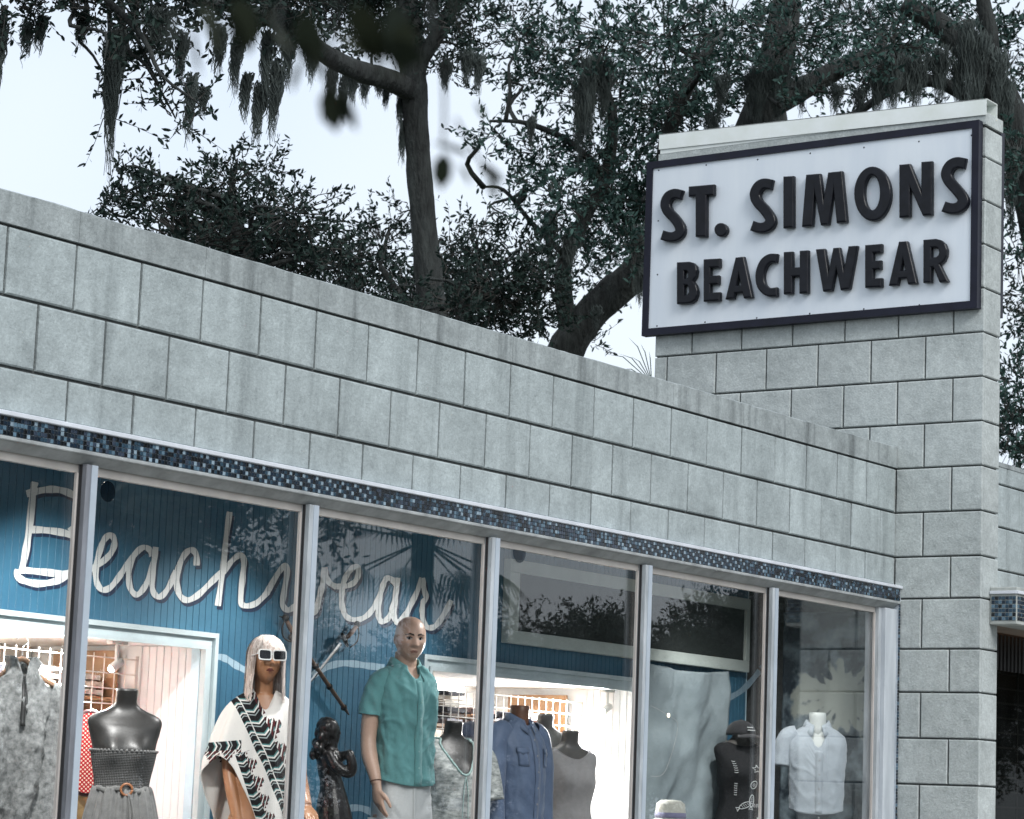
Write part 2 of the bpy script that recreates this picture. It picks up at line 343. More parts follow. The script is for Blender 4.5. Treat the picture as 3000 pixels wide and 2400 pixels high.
# ------------------------------------------------------------------ pylon
pyl = thing('sign_pylon', (XB + NW / 2, .65, 0), 'tall slab pylon of pale scored blocks rising beside the windows', 'pylon')
MB().box((XB + .016, YF + .016, 0), (XB + NW - .016, YBK - .016, 6.14)).build('pylon_core', MORT, pyl)
lines = [Z1 + 8 * HB - .088, Z1 + 7 * HB, Z1 + 6 * HB, Z1 + 5 * HB, Z1 + 4 * HB, Z1 + 3 * HB, Z1 + 2 * HB, Z1 + HB, Z1, Z1 - HB, Z1 - 2 * HB, 3.021, 2.694, 2.415, 2.12, 1.826, 1.534, 1.242, .95, .658, .366, .074]
for i in range(len(lines) - 1):
    zt, zb = lines[i], lines[i + 1]; half = (i % 2 == 0)
    n3 = i - 8    # row below line Z1 has joints at .2 from the front + ...
    ys = [YF]; y = YF + (.4 if (i % 2 == 1) else .2) + .015
    while y < YBK - .05: ys.append(y); y += WB
    ys.append(YBK)
    for j in range(len(ys) - 1):
        y0, y1 = ys[j], ys[j + 1]
        if zt < 3.7 and y0 > .05: continue
        g0 = .0 if j == 0 else .005; g1 = .005; L = y1 - y0 - g0 - g1
        # front faces -x: rotate the block by -90 degrees so that its x runs towards -y
        put('block', block_mesh(L, zt - zb - .011, MSP, .006, .0015 if j == 0 else .006), (XB + rnd.uniform(-.001, .001), y1 - g1, zb + .0055), pyl, rot=(0, 0, -math.pi / 2))
    put('block', block_mesh(NW - .031, zt - zb - .011, MSP, .0015, .008), (XB + .0305, YF, zb + .0055), pyl)
tiltc = .02
pc = MB(); pc.box((XB - .006, YF - .004, 6.141), (XB + NW - .004, YBK + .01, 6.222)); pc.build('cap_course', MSP, pyl)
wm_ = M('white_sheet_metal', (.74, .78, .74), .4, .14, 6, .05, 20, col2=(.84, .88, .88))
def tz(y, z): return z + .022 * (y - .65)
cp = MB(); y0, y1 = YF - .012, YBK + .004
for (xa, xb_, za, zb) in ((XB - .016, XB - .012, 6.228, 6.338), (XB + .15, XB + .154, 6.228, 6.338), (XB - .016, XB + .154, 6.334, 6.339)):
    cp.add([(xa, y0, tz(y0, za)), (xb_, y0, tz(y0, za)), (xb_, y1, tz(y1, za)), (xa, y1, tz(y1, za)), (xa, y0, tz(y0, zb)), (xb_, y0, tz(y0, zb)), (xb_, y1, tz(y1, zb)), (xa, y1, tz(y1, zb))],
           [(0, 3, 2, 1), (4, 5, 6, 7), (0, 1, 5, 4), (1, 2, 6, 5), (2, 3, 7, 6), (3, 0, 4, 7)])
cp.box((XB - .008, YF + .06, 6.2225), (XB + .148, YBK - .005, 6.3))
cp.build('metal_cap', wm_, pyl)
# ------------------------------------------------------------------ sign boards
SX = XB - .055
navy = M('navy_sign_paint', (.009, .01, .022), .42, .3, 9, .04, 30, spec=.25)
white_p = M('sign_face', (.67, .73, .8), .45, .1, 5, .05, 9, stretch=(1, 1, .12), col2=(.77, .82, .87))
sign = thing('sign_board', (SX, .69, 4.905), 'white sign board with dark raised letters in navy frame on pylon', 'sign')
sy0, sy1, sz0, sz1 = -.592, 1.982, 4.9, 6.158; fw = .05
f1 = MB()
def mit(a, b, c, d): f1.add([(SX - .012, *p) for p in (a, b, c, d)] + [(SX + .05, *p) for p in (a, b, c, d)], [(0, 1, 2, 3), (7, 6, 5, 4), (0, 4, 5, 1), (1, 5, 6, 2), (2, 6, 7, 3), (3, 7, 4, 0)])
for q in (((sy0, sz0), (sy1, sz0), (sy1 - fw, sz0 + fw), (sy0 + fw, sz0 + fw)), ((sy0, sz1), (sy0 + fw, sz1 - fw), (sy1 - fw, sz1 - fw), (sy1, sz1)),
          ((sy0, sz0), (sy0 + fw, sz0 + fw), (sy0 + fw, sz1 - fw), (sy0, sz1)), ((sy1, sz0), (sy1, sz1), (sy1 - fw, sz1 - fw), (sy1 - fw, sz0 + fw))):
    f1 = MB(); mit(*q); f1.build('frame_bar', navy, sign, fix=True)
MB().box((SX, sy0 + .02, sz0 + .02), (SX + .03, sy1 - .02, sz1 - .02)).build('face_panel', white_p, sign)
def sg(zx, zy, x=SX):
    return atx((1850 + zx / 1.8748) / K, (250 + zy / 1.8748) / K, x)
for zx, zy in ((150,467),(411,438),(693,408),(982,374),(1277,342),(1579,309),(1867,275),(147,745),(143,1040),(1869,568),(1871,885),(140,1322),(404,1301),(688,1278),(979,1254),(1276,1229),(1581,1207),(1875,1184)):
    p = sg(zx, zy); MB().ell((SX, p.y, p.z), (.003, .006, .006), 8, 6).build('screw', navy, sign, smooth=True)
def stroke(pts, wd, k=8):
    P = spline([Vector((a, b, 0)) for a, b in pts], k); l = []; r = []
    for i in range(len(P)):
        t = (P[min(i + 1, len(P) - 1)] - P[max(i - 1, 0)]).normalized(); n = Vector((-t.y, t.x, 0))
        a, c = P[i] + n * wd / 2, P[i] - n * wd / 2
        if min((a - q).length for q in P) > wd * .485: l.append(a)
        if min((c - q).length for q in P) > wd * .485: r.append(c)
    def thin(q):
        o = [q[0]]
        for p in q[1:]:
            if (p - o[-1]).length > 7: o.append(p)
        return o
    return [(p.x, p.y) for p in thin(l) + thin(r[::-1])]
def elli(cx, cy, rx, ry, n=28): return [(cx + rx * math.cos(2 * math.pi * i / n), cy + ry * math.sin(2 * math.pi * i / n)) for i in range(n)]
def rounded(p): return [(v.x, v.y) for v in spline([Vector((a, b, 0)) for a, b in p], 4, True)]
LET = [('letter_S', [stroke(((275,602),(235,594),(200,610),(183,650),(195,690),(233,732),(261,775),(262,808),(237,829),(203,832),(164,821)), 54)]),
 ('letter_T', [[(312,555),(452,543),(452,603),(411,606),(411,832),(350,832),(350,608),(312,612)]]),
 ('full_stop', [elli(489, 793, 36, 38, 20)]),
 ('letter_S', [stroke(((770,546),(725,539),(692,558),(675,600),(690,642),(728,684),(757,727),(758,758),(732,778),(697,782),(658,770)), 57)]),
 ('letter_I', [[(832,500),(889,497),(889,781),(832,785)]]),
 ('letter_M', [[(957,490),(1035,484),(1053,632),(1078,478),(1155,470),(1182,750),(1125,756),(1108,570),(1080,765),(1038,768),(1003,585),(992,772),(934,777)]]),
 ('letter_O', [elli(1322, 595, 101, 150, 36), elli(1320, 589, 42, 96, 30)]),
 ('letter_N', [[(1469,435),(1528,430),(1590,585),(1590,420),(1649,415),(1649,712),(1598,716),(1528,560),(1528,722),(1469,727)]]),
 ('letter_S', [stroke(((1831,430),(1785,423),(1747,442),(1727,486),(1743,528),(1782,572),(1815,617),(1815,650),(1788,672),(1750,676),(1709,664)), 60)]),
 ('letter_B', [[(247,972),(315,968),(338,974),(353,990),(358,1015),(353,1050),(338,1075),(353,1096),(361,1125),(360,1150),(350,1178),(330,1194),(300,1200),(247,1201)], [(288,1020),(302,1021),(310,1030),(311,1045),(304,1060),(288,1062)], [(288,1098),(304,1099),(313,1112),(313,1135),(304,1150),(288,1152)]]),
 ('letter_E', [[(394,955),(484,950),(484,1000),(432,1003),(432,1045),(478,1043),(478,1092),(432,1094),(432,1138),(484,1135),(484,1183),(394,1188)]]),
 ('letter_A', [[(570,945),(615,940),(663,1165),(615,1170),(609,1140),(566,1143),(560,1172),(514,1176)], [(588,1035),(599,1098),(575,1100)]]),
 ('letter_C', [stroke(((799,950),(757,950),(722,980),(703,1040),(712,1100),(750,1135),(799,1132)), 49)]),
 ('letter_H', [[(834,915),(883,912),(883,1000),(922,998),(922,908),(969,905),(969,1140),(920,1143),(920,1050),(882,1052),(882,1143),(834,1147)]]),
 ('letter_W', [[(1010,900),(1060,897),(1080,1030),(1106,893),(1142,890),(1164,1015),(1190,883),(1240,880),(1197,1118),(1147,1125),(1123,1005),(1098,1128),(1050,1132)]]),
 ('letter_E', [[(1281,877),(1373,870),(1373,918),(1326,922),(1326,963),(1368,960),(1368,1010),(1326,1012),(1326,1060),(1373,1057),(1373,1108),(1281,1112)]]),
 ('letter_A', [[(1467,858),(1513,855),(1567,1088),(1517,1093),(1510,1060),(1468,1063),(1460,1098),(1411,1100)], [(1490,955),(1502,1015),(1477,1018)]]),
 ('letter_R', [[(1601,848),(1670,842),(1700,850),(1722,870),(1733,900),(1731,935),(1718,965),(1693,985),(1740,1078),(1690,1082),(1657,1000),(1646,1002),(1646,1083),(1601,1085)], [(1646,893),(1672,892),(1684,900),(1688,917),(1683,933),(1672,943),(1646,945)]])]
letm = M('glossy_navy_letter', (.007, .008, .012), .3, .35, 14, .6, 9, spec=.22)
def plate(contours, ext, bev, name, mat, parent, M4, res=2):
    """2D contours -> bevelled raised plate"""
    c = bpy.data.curves.new(name, 'CURVE'); c.dimensions = '2D'; c.fill_mode = 'BOTH'; c.extrude = ext; c.bevel_depth = bev; c.bevel_resolution = res; c.offset = -bev
    for pts in contours:
        s = c.splines.new('POLY'); s.points.add(len(pts) - 1)
        for i, q in enumerate(pts): s.points[i].co = (q[0], q[1], 0, 1)
        s.use_cyclic_u = True
    t = bpy.data.objects.new('tmp', c); COL.objects.link(t)
    dg = bpy.context.evaluated_depsgraph_get(); me = bpy.data.meshes.new_from_object(t.evaluated_get(dg)); bpy.data.objects.remove(t)
    me.name = name; me.transform(M4); me.materials.clear(); me.materials.append(mat); me.polygons.foreach_set('use_smooth', [False] * len(me.polygons))
    return link(bpy.data.objects.new(name, me), parent)
for nm, cs in LET:
    cc = []
    for c in cs:
        pts = [sg(a, b, SX - .045) for a, b in c]; cc.append([(-p.y, p.z) for p in pts])
    M4 = Matrix(((0, 0, -1, SX - .0245), (-1, 0, 0, 0), (0, 1, 0, 0), (0, 0, 0, 1)))
    plate(cc, .012, .011, nm, letm, sign, M4)
SX2 = XB + NW + .005
sg2 = thing('sign_board', (SX2, .69, 4.905), 'navy edge of the second sign on the far side of the pylon', 'sign')
f = MB()
for lo, hi in (((sy0, sz0), (sy1, sz0 + fw)), ((sy0, sz1 - fw), (sy1, sz1)), ((sy0, sz0 + fw), (sy0 + fw, sz1 - fw)), ((sy1 - fw, sz0 + fw), (sy1, sz1 - fw))):
    MB().box((SX2, lo[0], lo[1]), (SX2 + .062, hi[0], hi[1])).build('frame_bar', navy, sg2)
MB().box((SX2 + .01, sy0 + .03, sz0 + .03), (SX2 + .05, sy1 - .03, sz1 - .03)).build('face_panel', white_p, sg2)
# ------------------------------------------------------------------ neighbouring shop beyond the pylon
nb = thing('neighbour_shop', (11, -.3, 0), 'neighbouring block shopfront beyond the pylon, at the right edge', 'building')
MB().box((XB + NW + .001, -.284, 2.9), (14, .0, 4.0)).build('wall_core', MORT, nb)
NY = -.3
for zt, zb, off in ((4.02, 3.878, 0), (3.878, 3.586, .2), (3.586, 3.294, 0), (3.294, 3.0, .2)):
    x = XB + NW - off
    while x < 11.6:
        x0 = max(x, XB + NW + .002)
        if x + WB - x0 > .04: put('block', block_mesh(x + WB - x0 - .008, zt - zb - .011, MS), (x0 + .004, NY, zb + .0055), nb)
        x += WB
MB().box((XB + NW + .02, NY - .005, 4.0), (14, .02, 4.03)).build('coping_stone', MSC, nb)
can = MB(); cx0 = 8.155; cy0 = YF - .19
can.box((cx0, cy0, 2.86), (11.6, YF - .003, 3.10), .004); can.build('canopy_fascia', M('canopy_render', (.4, .42, .4), .8, .2, 12, .2, 50), nb)
MB().box((XB + NW + .02, YF - .0025, 2.87), (11.6, NY - .004, 3.05)).build('canopy_soffit', M('soffit', (.3, .25, .2), .8, .2), nb)
MB().box((cx0 - .012, cy0 - .015, 3.055), (11.6, YF - .004, 3.075), .002).build('canopy_flashing', trim, nb)
a_, b_ = .024, .024
for r in range(6):
    for c in range(7):
        k = (3 if (c + r) % 3 == 0 else 2) if (c * 2 + r) % 3 != 1 else rnd.choice((0, 1, 1))
        me = TILE[k]; put('mosaic_tile', me, (cx0 - .0045, YF - .015 - c * .0245, 2.885 + r * .0265), nb, rot=(0, 0, -math.pi / 2), scale=(1.25, 1, 1.3))
    for c in range(18):
        put('mosaic_tile', TILE[rnd.choice((0, 1, 2, 4, 5, 3))], (cx0 + .008 + c * .0245, cy0 - .0045, 2.885 + r * .0265), nb, scale=(1.25, 1, 1.3))
gr = MB()
for i in range(24): gr.box((XB + NW + .01, NY + .06, .7 + i * .1), (11.4, NY + .068, .712 + i * .1))
for i in range(8): gr.box((XB + NW + .25 + i * .45, NY + .069, .62), (XB + NW + .27 + i * .45, NY + .077, 2.7))
gr.build('window_grille', M('dark_grille', (.05, .04, .035), .5, .2), nb)
for i in range(26): MB().box((XB + NW + .02 + i * .06, NY + .01, 2.62), (XB + NW + .05 + i * .06, NY + .03, 2.86)).build('valance_slat', M('dark_valance', (.02, .02, .02), .7, .2), nb)
MB().box((XB + NW + .005, NY + .02, .55), (11.5, NY + .026, 2.86)).build('window_pane', glass_mat('neighbour_glass', (.5, .52, .5), .3, .005), nb)
MB().tube([(XB + NW + .03, NY + .05, 2.845), (10.5, NY + .05, 2.845)], .006, 8).build('soffit_lamp', emis('warm_tube', (1, .45, .2), 5), nb)
MB().box((XB + NW + .005, .02, .0), (13, .2, 2.95)).build('interior_wall', M('dark_interior', (.03, .035, .035), .9, .3, 3), nb)
MB().box((XB + NW + .005, NY, .0), (11.5, NY + .1, .55)).build('stall_riser', MS, nb)
# roof vent behind the parapet
p = atx(1700, 888, 7.6)
rv = thing('roof_vent', (7.4, 1.3, 3.62), 'small white metal roof vent peeking over the parapet by the pylon', 'vent')
pv_ = aty(1672, 893, 1.0)
MB().loft([[(pv_.x + r * math.cos(t * math.pi / 10), 1.0 + r * math.sin(t * math.pi / 10), z) for t in range(20)] for r, z in ((.1, 3.6), (.1, pv_.z - .04), (.2, pv_.z - .05), (.2, pv_.z), (.17, pv_.z + .025), (.1, pv_.z + .035), (.02, pv_.z + .038))]).build('vent_cap', wm_, rv, smooth=False)
# ------------------------------------------------------------------ inside the shop window: floor, ceiling, partition
YB = 1.0; FLZ = .62; CLZ = 3.14
MB().box((XL + .002, .121, FLZ - .06), (13.9, 2.6, FLZ)).build('display_floor', M('display_floor_boards', (.2, .2, .2), .6, .2), shop)
MB().box((XL + .002, .05, CLZ), (8.0, 2.6, CLZ + .05)).build('display_ceiling', M('ceiling_paint', (.45, .47, .48), .8, .1), shop)
part = thing('display_partition', (2.7, YB, FLZ), 'blue beadboard partition behind the windows with white painted script', 'partition')
blue = M('blue_beadboard_paint', (.024, .098, .168), .5, .25, 1.6, .15, 30, col2=(.05, .168, .255))
groove = M('groove_paint', (.55, .74, .84), .5, .2, 5)
PITCH = .0465; PX0 = XL + .01
XRO = aty(1228, 1450, 1.42).x            # right end of the right niche
OP = [(-1.2, 2.426, 2.305), (4.31, XRO + .02, 2.32)]     # inner openings: x0, x1, top
def in_op(x): return next((o for o in OP if o[0] - .03 < x < o[1] + .03), None)
cr_ = MB()
cr_.box((PX0, YB + .0045, 2.36), (7.86, YB + .06, CLZ - .002))
xs = [PX0, OP[0][0], OP[0][1], OP[1][0], OP[1][1], 7.86]
for a, b in ((xs[0], xs[1]), (xs[2], xs[3]), (xs[4], xs[5])): cr_.box((a, YB + .0045, FLZ + .001), (b, YB + .06, 2.3595))
cr_.build('backing_wall', groove, part)
bmesh_cache = {}
nb_ = int((7.86 - PX0) / PITCH); GRV = [PX0 + i * PITCH for i in range(nb_ + 1)]
for i in range(nb_):
    xc = PX0 + (i + .5) * PITCH; op = in_op(xc); z0 = 2.36 if op else FLZ + .002; h = CLZ - .004 - z0; kk = round(h, 3)
    if kk not in bmesh_cache:
        a, b = chblock(PITCH - .0032, h, .0048, .0012, .0012, 0, 0, .0014); bmesh_cache[kk] = MB().add(a, b).mesh('board', blue)
    put('board', bmesh_cache[kk], (PX0 + i * PITCH + .0016, YB + rnd.uniform(0, .0004), z0), part)
trimw = M('opening_trim', (.5, .58, .6), .45, .1, 6)
for i, (a, b, zt) in enumerate(OP):
    m1 = MB()
    for (o1, o2, yy) in ((0, .022, .036), (.022, .06, .024), (.06, .085, .042)):
        m1.box((a - o2, YB - yy, zt + o1), (b + o2, YB - .0008, zt + o2)); m1.box((a - o2, YB - yy, FLZ), (a - o1, YB - .0008, zt + o1 - .0005)); m1.box((b + o1, YB - yy, FLZ), (b + o2, YB - .0008, zt + o1 - .0005))
    m1.build('opening_trim', trimw, part)
# painted script
def za(a, b): return (a / 2.3956 / K, (1200 + b / 2.3956) / K)
def zb_(a, b): return ((850 + a / 3.5933) / K, (1450 + b / 3.5933) / K)
def zc(a, b): return (a / 2.3956 / K, (1750 + b / 2.3956) / K)
def zd(a, b): return ((900 + a / 2.6545) / K, (1750 + b / 2.6545) / K)
def z3(a, b): return ((550 + a / 2.6545) / K, (1750 + b / 2.6545) / K)
def z5(a, b): return ((1350 + a / 2.0294) / K, (1550 + b / 2.0294) / K)
def z6(a, b): return ((1850 + a / 2.1565) / K, (1600 + b / 2.1565) / K)
A_ = lambda *p: [za(*q) for q in p]; B_ = lambda *p: [zb_(*q) for q in p]
SCRIPT = [('script_letter_B', [A_((245,508),(232,580),(205,840),(180,1000),(152,1140)), A_((186,592),(300,566),(400,562),(490,588),(560,640),(577,720),(552,800),(490,858)), A_((212,842),(330,848),(470,872),(560,925),(592,1010),(560,1090),(470,1150),(300,1140),(150,1125)), A_((130,1125),(122,1165),(165,1200),(270,1222),(390,1205),(480,1160))], 13.5),
 ('script_letter_e', [A_((620,1125),(690,1090),(770,1020),(802,950),(795,897),(764,882),(725,925),(695,1010),(672,1120),(680,1215),(718,1265),(778,1245),(845,1160),(895,1080))], 11.5),
 ('script_letter_a', [A_((885,1105),(945,1015),(1005,968),(1050,985),(1066,1030)), A_((985,975),(935,1035),(905,1130),(910,1240),(945,1295),(985,1285),(1035,1205),(1075,1080),(1095,965)), A_((1095,965),(1078,1100),(1066,1230),(1088,1300),(1130,1312),(1185,1245),(1235,1130))], 11),
 ('script_letter_c', [A_((1380,1095),(1377,1020),(1345,985),(1298,1015),(1255,1105),(1240,1210),(1260,1300),(1312,1338),(1385,1305),(1480,1215),(1565,1130))], 11.5),
 ('script_letter_h', [A_((1612,718),(1588,900),(1560,1150),(1528,1378)), A_((1560,1150),(1635,1055),(1688,1022),(1712,1060),(1703,1180),(1690,1340),(1722,1378),(1800,1358),(1880,1280))], 11),
 ('script_letter_w', [A_((1870,1290),(1955,1145),(2005,1095),(2014,1150),(1992,1290),(1984,1370),(2020,1408),(2070,1380)) + [(636, 1262), (655, 1225)], [(655, 1225), (650, 1285)] + B_((265,1230),(285,1170),(322,1020),(348,900),(360,765)), B_((360,765),(378,860),(422,932),(490,968))], 11),
 ('script_letter_e', [B_((480,965),(600,958),(680,915),(715,845),(715,772),(680,755),(622,808),(570,900),(545,1020),(545,1150),(578,1262),(640,1308),(730,1312),(820,1262),(900,1160))], 10.5),
 ('script_letter_a', [B_((890,1180),(950,1040),(985,930),(1022,876),(1072,892),(1110,945)), B_((985,930),(952,1040),(932,1160),(930,1270),(955,1328),(1000,1326),(1050,1270),(1090,1150),(1115,1020),(1132,872)), B_((1132,872),(1115,1020),(1096,1200),(1096,1290),(1130,1345),(1180,1300),(1240,1225))], 10.5),
 ('script_letter_r', [B_((1205,1300),(1260,1180),(1325,1045),(1392,875)), B_((1392,875),(1412,1000),(1432,1080),(1402,1130),(1390,1200),(1400,1320),(1440,1392),(1510,1392),(1572,1332),(1640,1220),(1698,1110))], 10.5)]
def ribbon(bm, pts, wd, y0, dy=0.0, du=0, dv=0):
    P = spline([Vector((a + du, b + dv, 0)) for a, b in pts], 7); prev = None; n = len(P)
    for i in range(n):
        t = (P[min(i + 1, n - 1)] - P[max(i - 1, 0)]).normalized(); q = Vector((-t.y, t.x, 0)); ww = wd * (.5 + .05 * math.sin(i * .7))
        yy = y0 - dy * i / n
        a = bm.verts.new(aty(*(P[i] + q * ww)[:2], yy)); b = bm.verts.new(aty(*(P[i] - q * ww)[:2], yy))
        if prev: bm.faces.new((prev[0], prev[1], b, a))
        prev = (a, b)
def groove_cut(bm):
    x0 = min(v.co.x for v in bm.verts); x1 = max(v.co.x for v in bm.verts)
    for g in GRV:
        if x0 < g < x1:
            for s in (-.0016, .0016): bmesh.ops.bisect_plane(bm, geom=bm.verts[:] + bm.edges[:] + bm.faces[:], plane_co=(g + s, 0, 0), plane_no=(1, 0, 0))
    kill = [f for f in bm.faces if abs(((f.calc_center_median().x - PX0 + PITCH / 2) % PITCH) - PITCH / 2) < .0016]
    bmesh.ops.delete(bm, geom=kill, context='FACES')
def bm_obj(bm, name, mat, parent):
    me = bpy.data.meshes.new(name); bm.to_mesh(me); bm.free(); me.materials.append(mat); return link(bpy.data.objects.new(name, me), parent)
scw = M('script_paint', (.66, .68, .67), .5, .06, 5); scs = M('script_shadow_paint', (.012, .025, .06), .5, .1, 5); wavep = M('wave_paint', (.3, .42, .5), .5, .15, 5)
LO = YB - .0009
for nm, strokes, wd in SCRIPT:
    bm = bmesh.new()
    for j, s in enumerate(strokes): ribbon(bm, s, wd * 1.08, LO - .0012 - .0006 * j, .0004)
    groove_cut(bm); o = bm_obj(bm, nm, scw, part)
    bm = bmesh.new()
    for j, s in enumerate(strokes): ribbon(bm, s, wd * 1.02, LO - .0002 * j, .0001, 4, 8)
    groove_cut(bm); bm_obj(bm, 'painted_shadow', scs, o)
for pts, wd in (([zc(*q) for q in ((1470,430),(1540,418),(1600,440),(1660,480),(1735,518))], 14), ([zd(*q) for q in ((40,610),(150,545),(260,515),(380,520),(480,535),(600,545))], 14),
                ([zc(*q) for q in ((1420,1440),(1500,1430),(1590,1435))], 14), ([z6(*q) for q in ((560,985),(680,925),(760,850),(830,765),(900,700))], 12), ([zd(*q) for q in ((330,1640),(420,1640),(520,1680))], 14)):
    bm = bmesh.new(); ribbon(bm, pts, wd, LO); groove_cut(bm); bm_obj(bm, 'painted_wave', wavep, part)
# ------------------------------------------------------------------ lit niches behind the openings
whb = M('white_beadboard', (.76, .78, .79), .5, .06, 6)
def niche(nm, label, x0, x1, zt, yb):
    t = thing(nm, ((x0 + x1) / 2, 1.1, FLZ), label, 'niche')
    MB().box((x0, YB + .0605, zt + .02), (x1, 2.55, zt + .05)).build('niche_ceiling', whb, t)
    n = int((yb - YB - .06) / .05) + 1
    for i in range(n):
        y = YB + .0605 + i * .05
        MB().box((x1 + .0, y, FLZ), (x1 + .012, min(y + .0475, yb), zt + .019), .002).build('board', whb, t)
        MB().box((x0 - .012, y, FLZ), (x0, min(y + .0475, yb), zt + .019), .002).build('board', whb, t)
    MB().box((x1 + .013, YB + .0605, FLZ), (x1 + .04, 2.55, zt + .05)).build('side_wall', whb, t)
    MB().box((x0 - .04, YB + .0605, FLZ), (x0 - .013, 2.55, zt + .05)).build('side_wall', whb, t)
    MB().box((x0, 2.2, FLZ), (x1, 2.25, zt + .019)).build('back_wall', M('cream_wall', (.6, .58, .55), .8, .1), t)
    return t
GY = 1.42
niche('display_niche', 'bright white niche behind the left opening in blue partition', -1.3, 2.44, OP[0][2], GY)
niche('display_niche', 'bright white niche behind the right opening in blue partition', 4.27, XRO + .03, OP[1][2], GY)
wirem = M('white_wire', (.72, .68, .64), .35, .05)
def grid(label, x0, x1, z1):
    t = thing('grid_panel', ((x0 + x1) / 2, GY, FLZ), label, 'grid panel')
    m = MB(); x = x0
    while x < x1: m.tube([(x, GY, FLZ), (x, GY, z1)], .0032, 5); x += .0762
    m.build('upright_wires', wirem, t); m = MB(); z = FLZ + .03
    while z < z1: m.tube([(x0, GY - .006, z), (x1, GY - .006, z)], .0032, 5); z += .0762
    m.build('cross_wires', wirem, t)
    MB().tube([(x1, GY, FLZ), (x1, GY, z1)], .007, 6).build('edge_post', wirem, t)
grid('white wire grid panel behind grey pullover in left niche', .2, 2.42, 2.27)
grid('white wire grid panel behind blue shirt in right niche', 4.35, XRO - .01, 2.26)
# shelves of folded clothes
bm = bmesh.new(); bmesh.ops.create_cube(bm, size=1); bmesh.ops.bevel(bm, geom=bm.edges[:], offset=.18, segments=2, affect='EDGES'); FG = bpy.data.meshes.new('folded_garment'); bm.to_mesh(FG); bm.free()
fcols = [(.6, .5, .42), (.35, .17, .08), (.03, .03, .04), (.7, .66, .6), (.08, .06, .05), (.5, .28, .15), (.3, .3, .34), (.66, .6, .55), (.16, .1, .09)]
FM = []
for i, c in enumerate(fcols):
    me = FG.copy(); me.materials.append(M('folded_cloth_%d' % i, c, .9, .2, 30, .3, 60)); FM.append(me)
CN = ['beige', 'brown', 'black', 'cream', 'dark brown', 'rust', 'grey', 'off-white', 'maroon']; OD = ['first', 'second', 'third', 'fourth', 'fifth', 'sixth', 'seventh', 'eighth']
wood = M('shelf_wood', (.35, .2, .1), .6, .2, 8)
for lab, x0, x1 in (('left', .55, 2.4), ('right', 4.6, XRO)):
    sh = thing('shelf_unit', ((x0 + x1) / 2, 1.8, FLZ), 'wooden shelves of folded clothes behind the %s wire grid' % lab, 'shelves')
    for z in (1.5, 1.78, 2.06): MB().box((x0, 1.55, z - .018), (x1, 2.0, z)).build('shelf', wood, sh)
    MB().box((x0 - .02, 1.55, FLZ), (x0 - .001, 2.0, 2.3)).build('upright', wood, sh); MB().box((x1 + .001, 1.55, FLZ), (x1 + .02, 2.0, 2.3)).build('upright', wood, sh)
    for z, shn in ((1.5, 'lower'), (1.78, 'middle'), (2.06, 'upper')):
        x = x0 + .16; stk = 0
        while x < x1 - .1:
            k = rnd.randint(3, 6); zz = z; stk += 1
            for j in range(k):
                h = rnd.uniform(.026, .042)
                if zz + h > z + .24 or zz + h > 2.28: break
                kc = rnd.randrange(len(FM)); o = put('folded_garment', FM[kc], (x + rnd.uniform(-.01, .01), 1.72 + rnd.uniform(-.02, .02), zz + h / 2 + .0015), None, rot=(0, 0, rnd.uniform(-.06, .06)), scale=(rnd.uniform(.24, .29), .28, h))
                tag(o, '%s folded garment, %s up in %s stack from left, %s shelf behind %s grid' % (CN[kc], OD[j], OD[stk - 1], shn, lab), 'garment', 'folded garments on the %s shelves' % lab); zz += h
            x += .31
# ------------------------------------------------------------------ lamps
lampm = M('lamp_housing', (.5, .5, .48), .4, .1); bulb = emis('lit_bulb', (1, .9, .78), 40)
def track(label, base, aim, watts, kind='SPOT', size=75, group=None, rad=.03, drop=.16, blend=.5, sc=1.0, col=(1, .99, .97)):
    t = thing('track_light', base, label, 'lamp', group); b = Vector(base); d = (Vector(aim) - b).normalized()
    MB().box((b.x - .06, b.y - .02, b.z - .02), (b.x + .06, b.y + .02, b.z), .004).build('mount', lampm, t)
    j = b + Vector((0, 0, -drop)); MB().tube([b + Vector((0, 0, -.018)), j], .011, 8).build('stem', lampm, t)
    MB().tube([j - d * .06 * sc, j - d * .05 * sc, j + d * .05 * sc], [.02 * sc, .032 * sc, .036 * sc], 14).build('lamp_head', lampm, t, smooth=True)
    MB().ell(j + d * .05 * sc, (.026 * sc,) * 3, 12, 8).build('bulb', bulb, t, smooth=True)
    l = bpy.data.lights.new('lamp', kind); l.energy = watts; l.color = col; l.shadow_soft_size = rad
    if kind == 'SPOT': l.spot_size = R(size); l.spot_blend = blend
    lo = bpy.data.objects.new('lamp', l); lo.location = j + d * .09; lo.rotation_euler = d.to_track_quat('-Z', 'Y').to_euler(); link(lo, t); return t
pL = aty(248, 1350, 1.2); track('lit track lamp hanging from the ceiling of left niche', (pL.x, 1.2, OP[0][2] + .018), (1.2, 1.5, 1.6), 230, 'SPOT', 165, sc=.65, drop=.12)
pR = aty(1285, 1440, 1.2); track('lit track lamp hanging in the white right niche', (pR.x, 1.22, OP[1][2] + .018), (5.4, 1.6, 1.6), 190, 'SPOT', 168, sc=.65, drop=.12)
for i, (x, ax, ww, nmn) in enumerate(((.75, 1.5, 150, 'above the left end of script'), (2.75, 2.4, 85, 'above the poncho mannequin'), (4.35, 3.7, 58, 'above the bald mannequin'), (6.6, 7.35, 48, 'added in place of daylight at right end'))):  # last lamp is added, standing in for daylight in the end windows
    track('ceiling spot lamp inside window ' + nmn, (x, .2, CLZ), (ax, .9, 1.75), ww, 'SPOT', 96, drop=.05, blend=1.0)
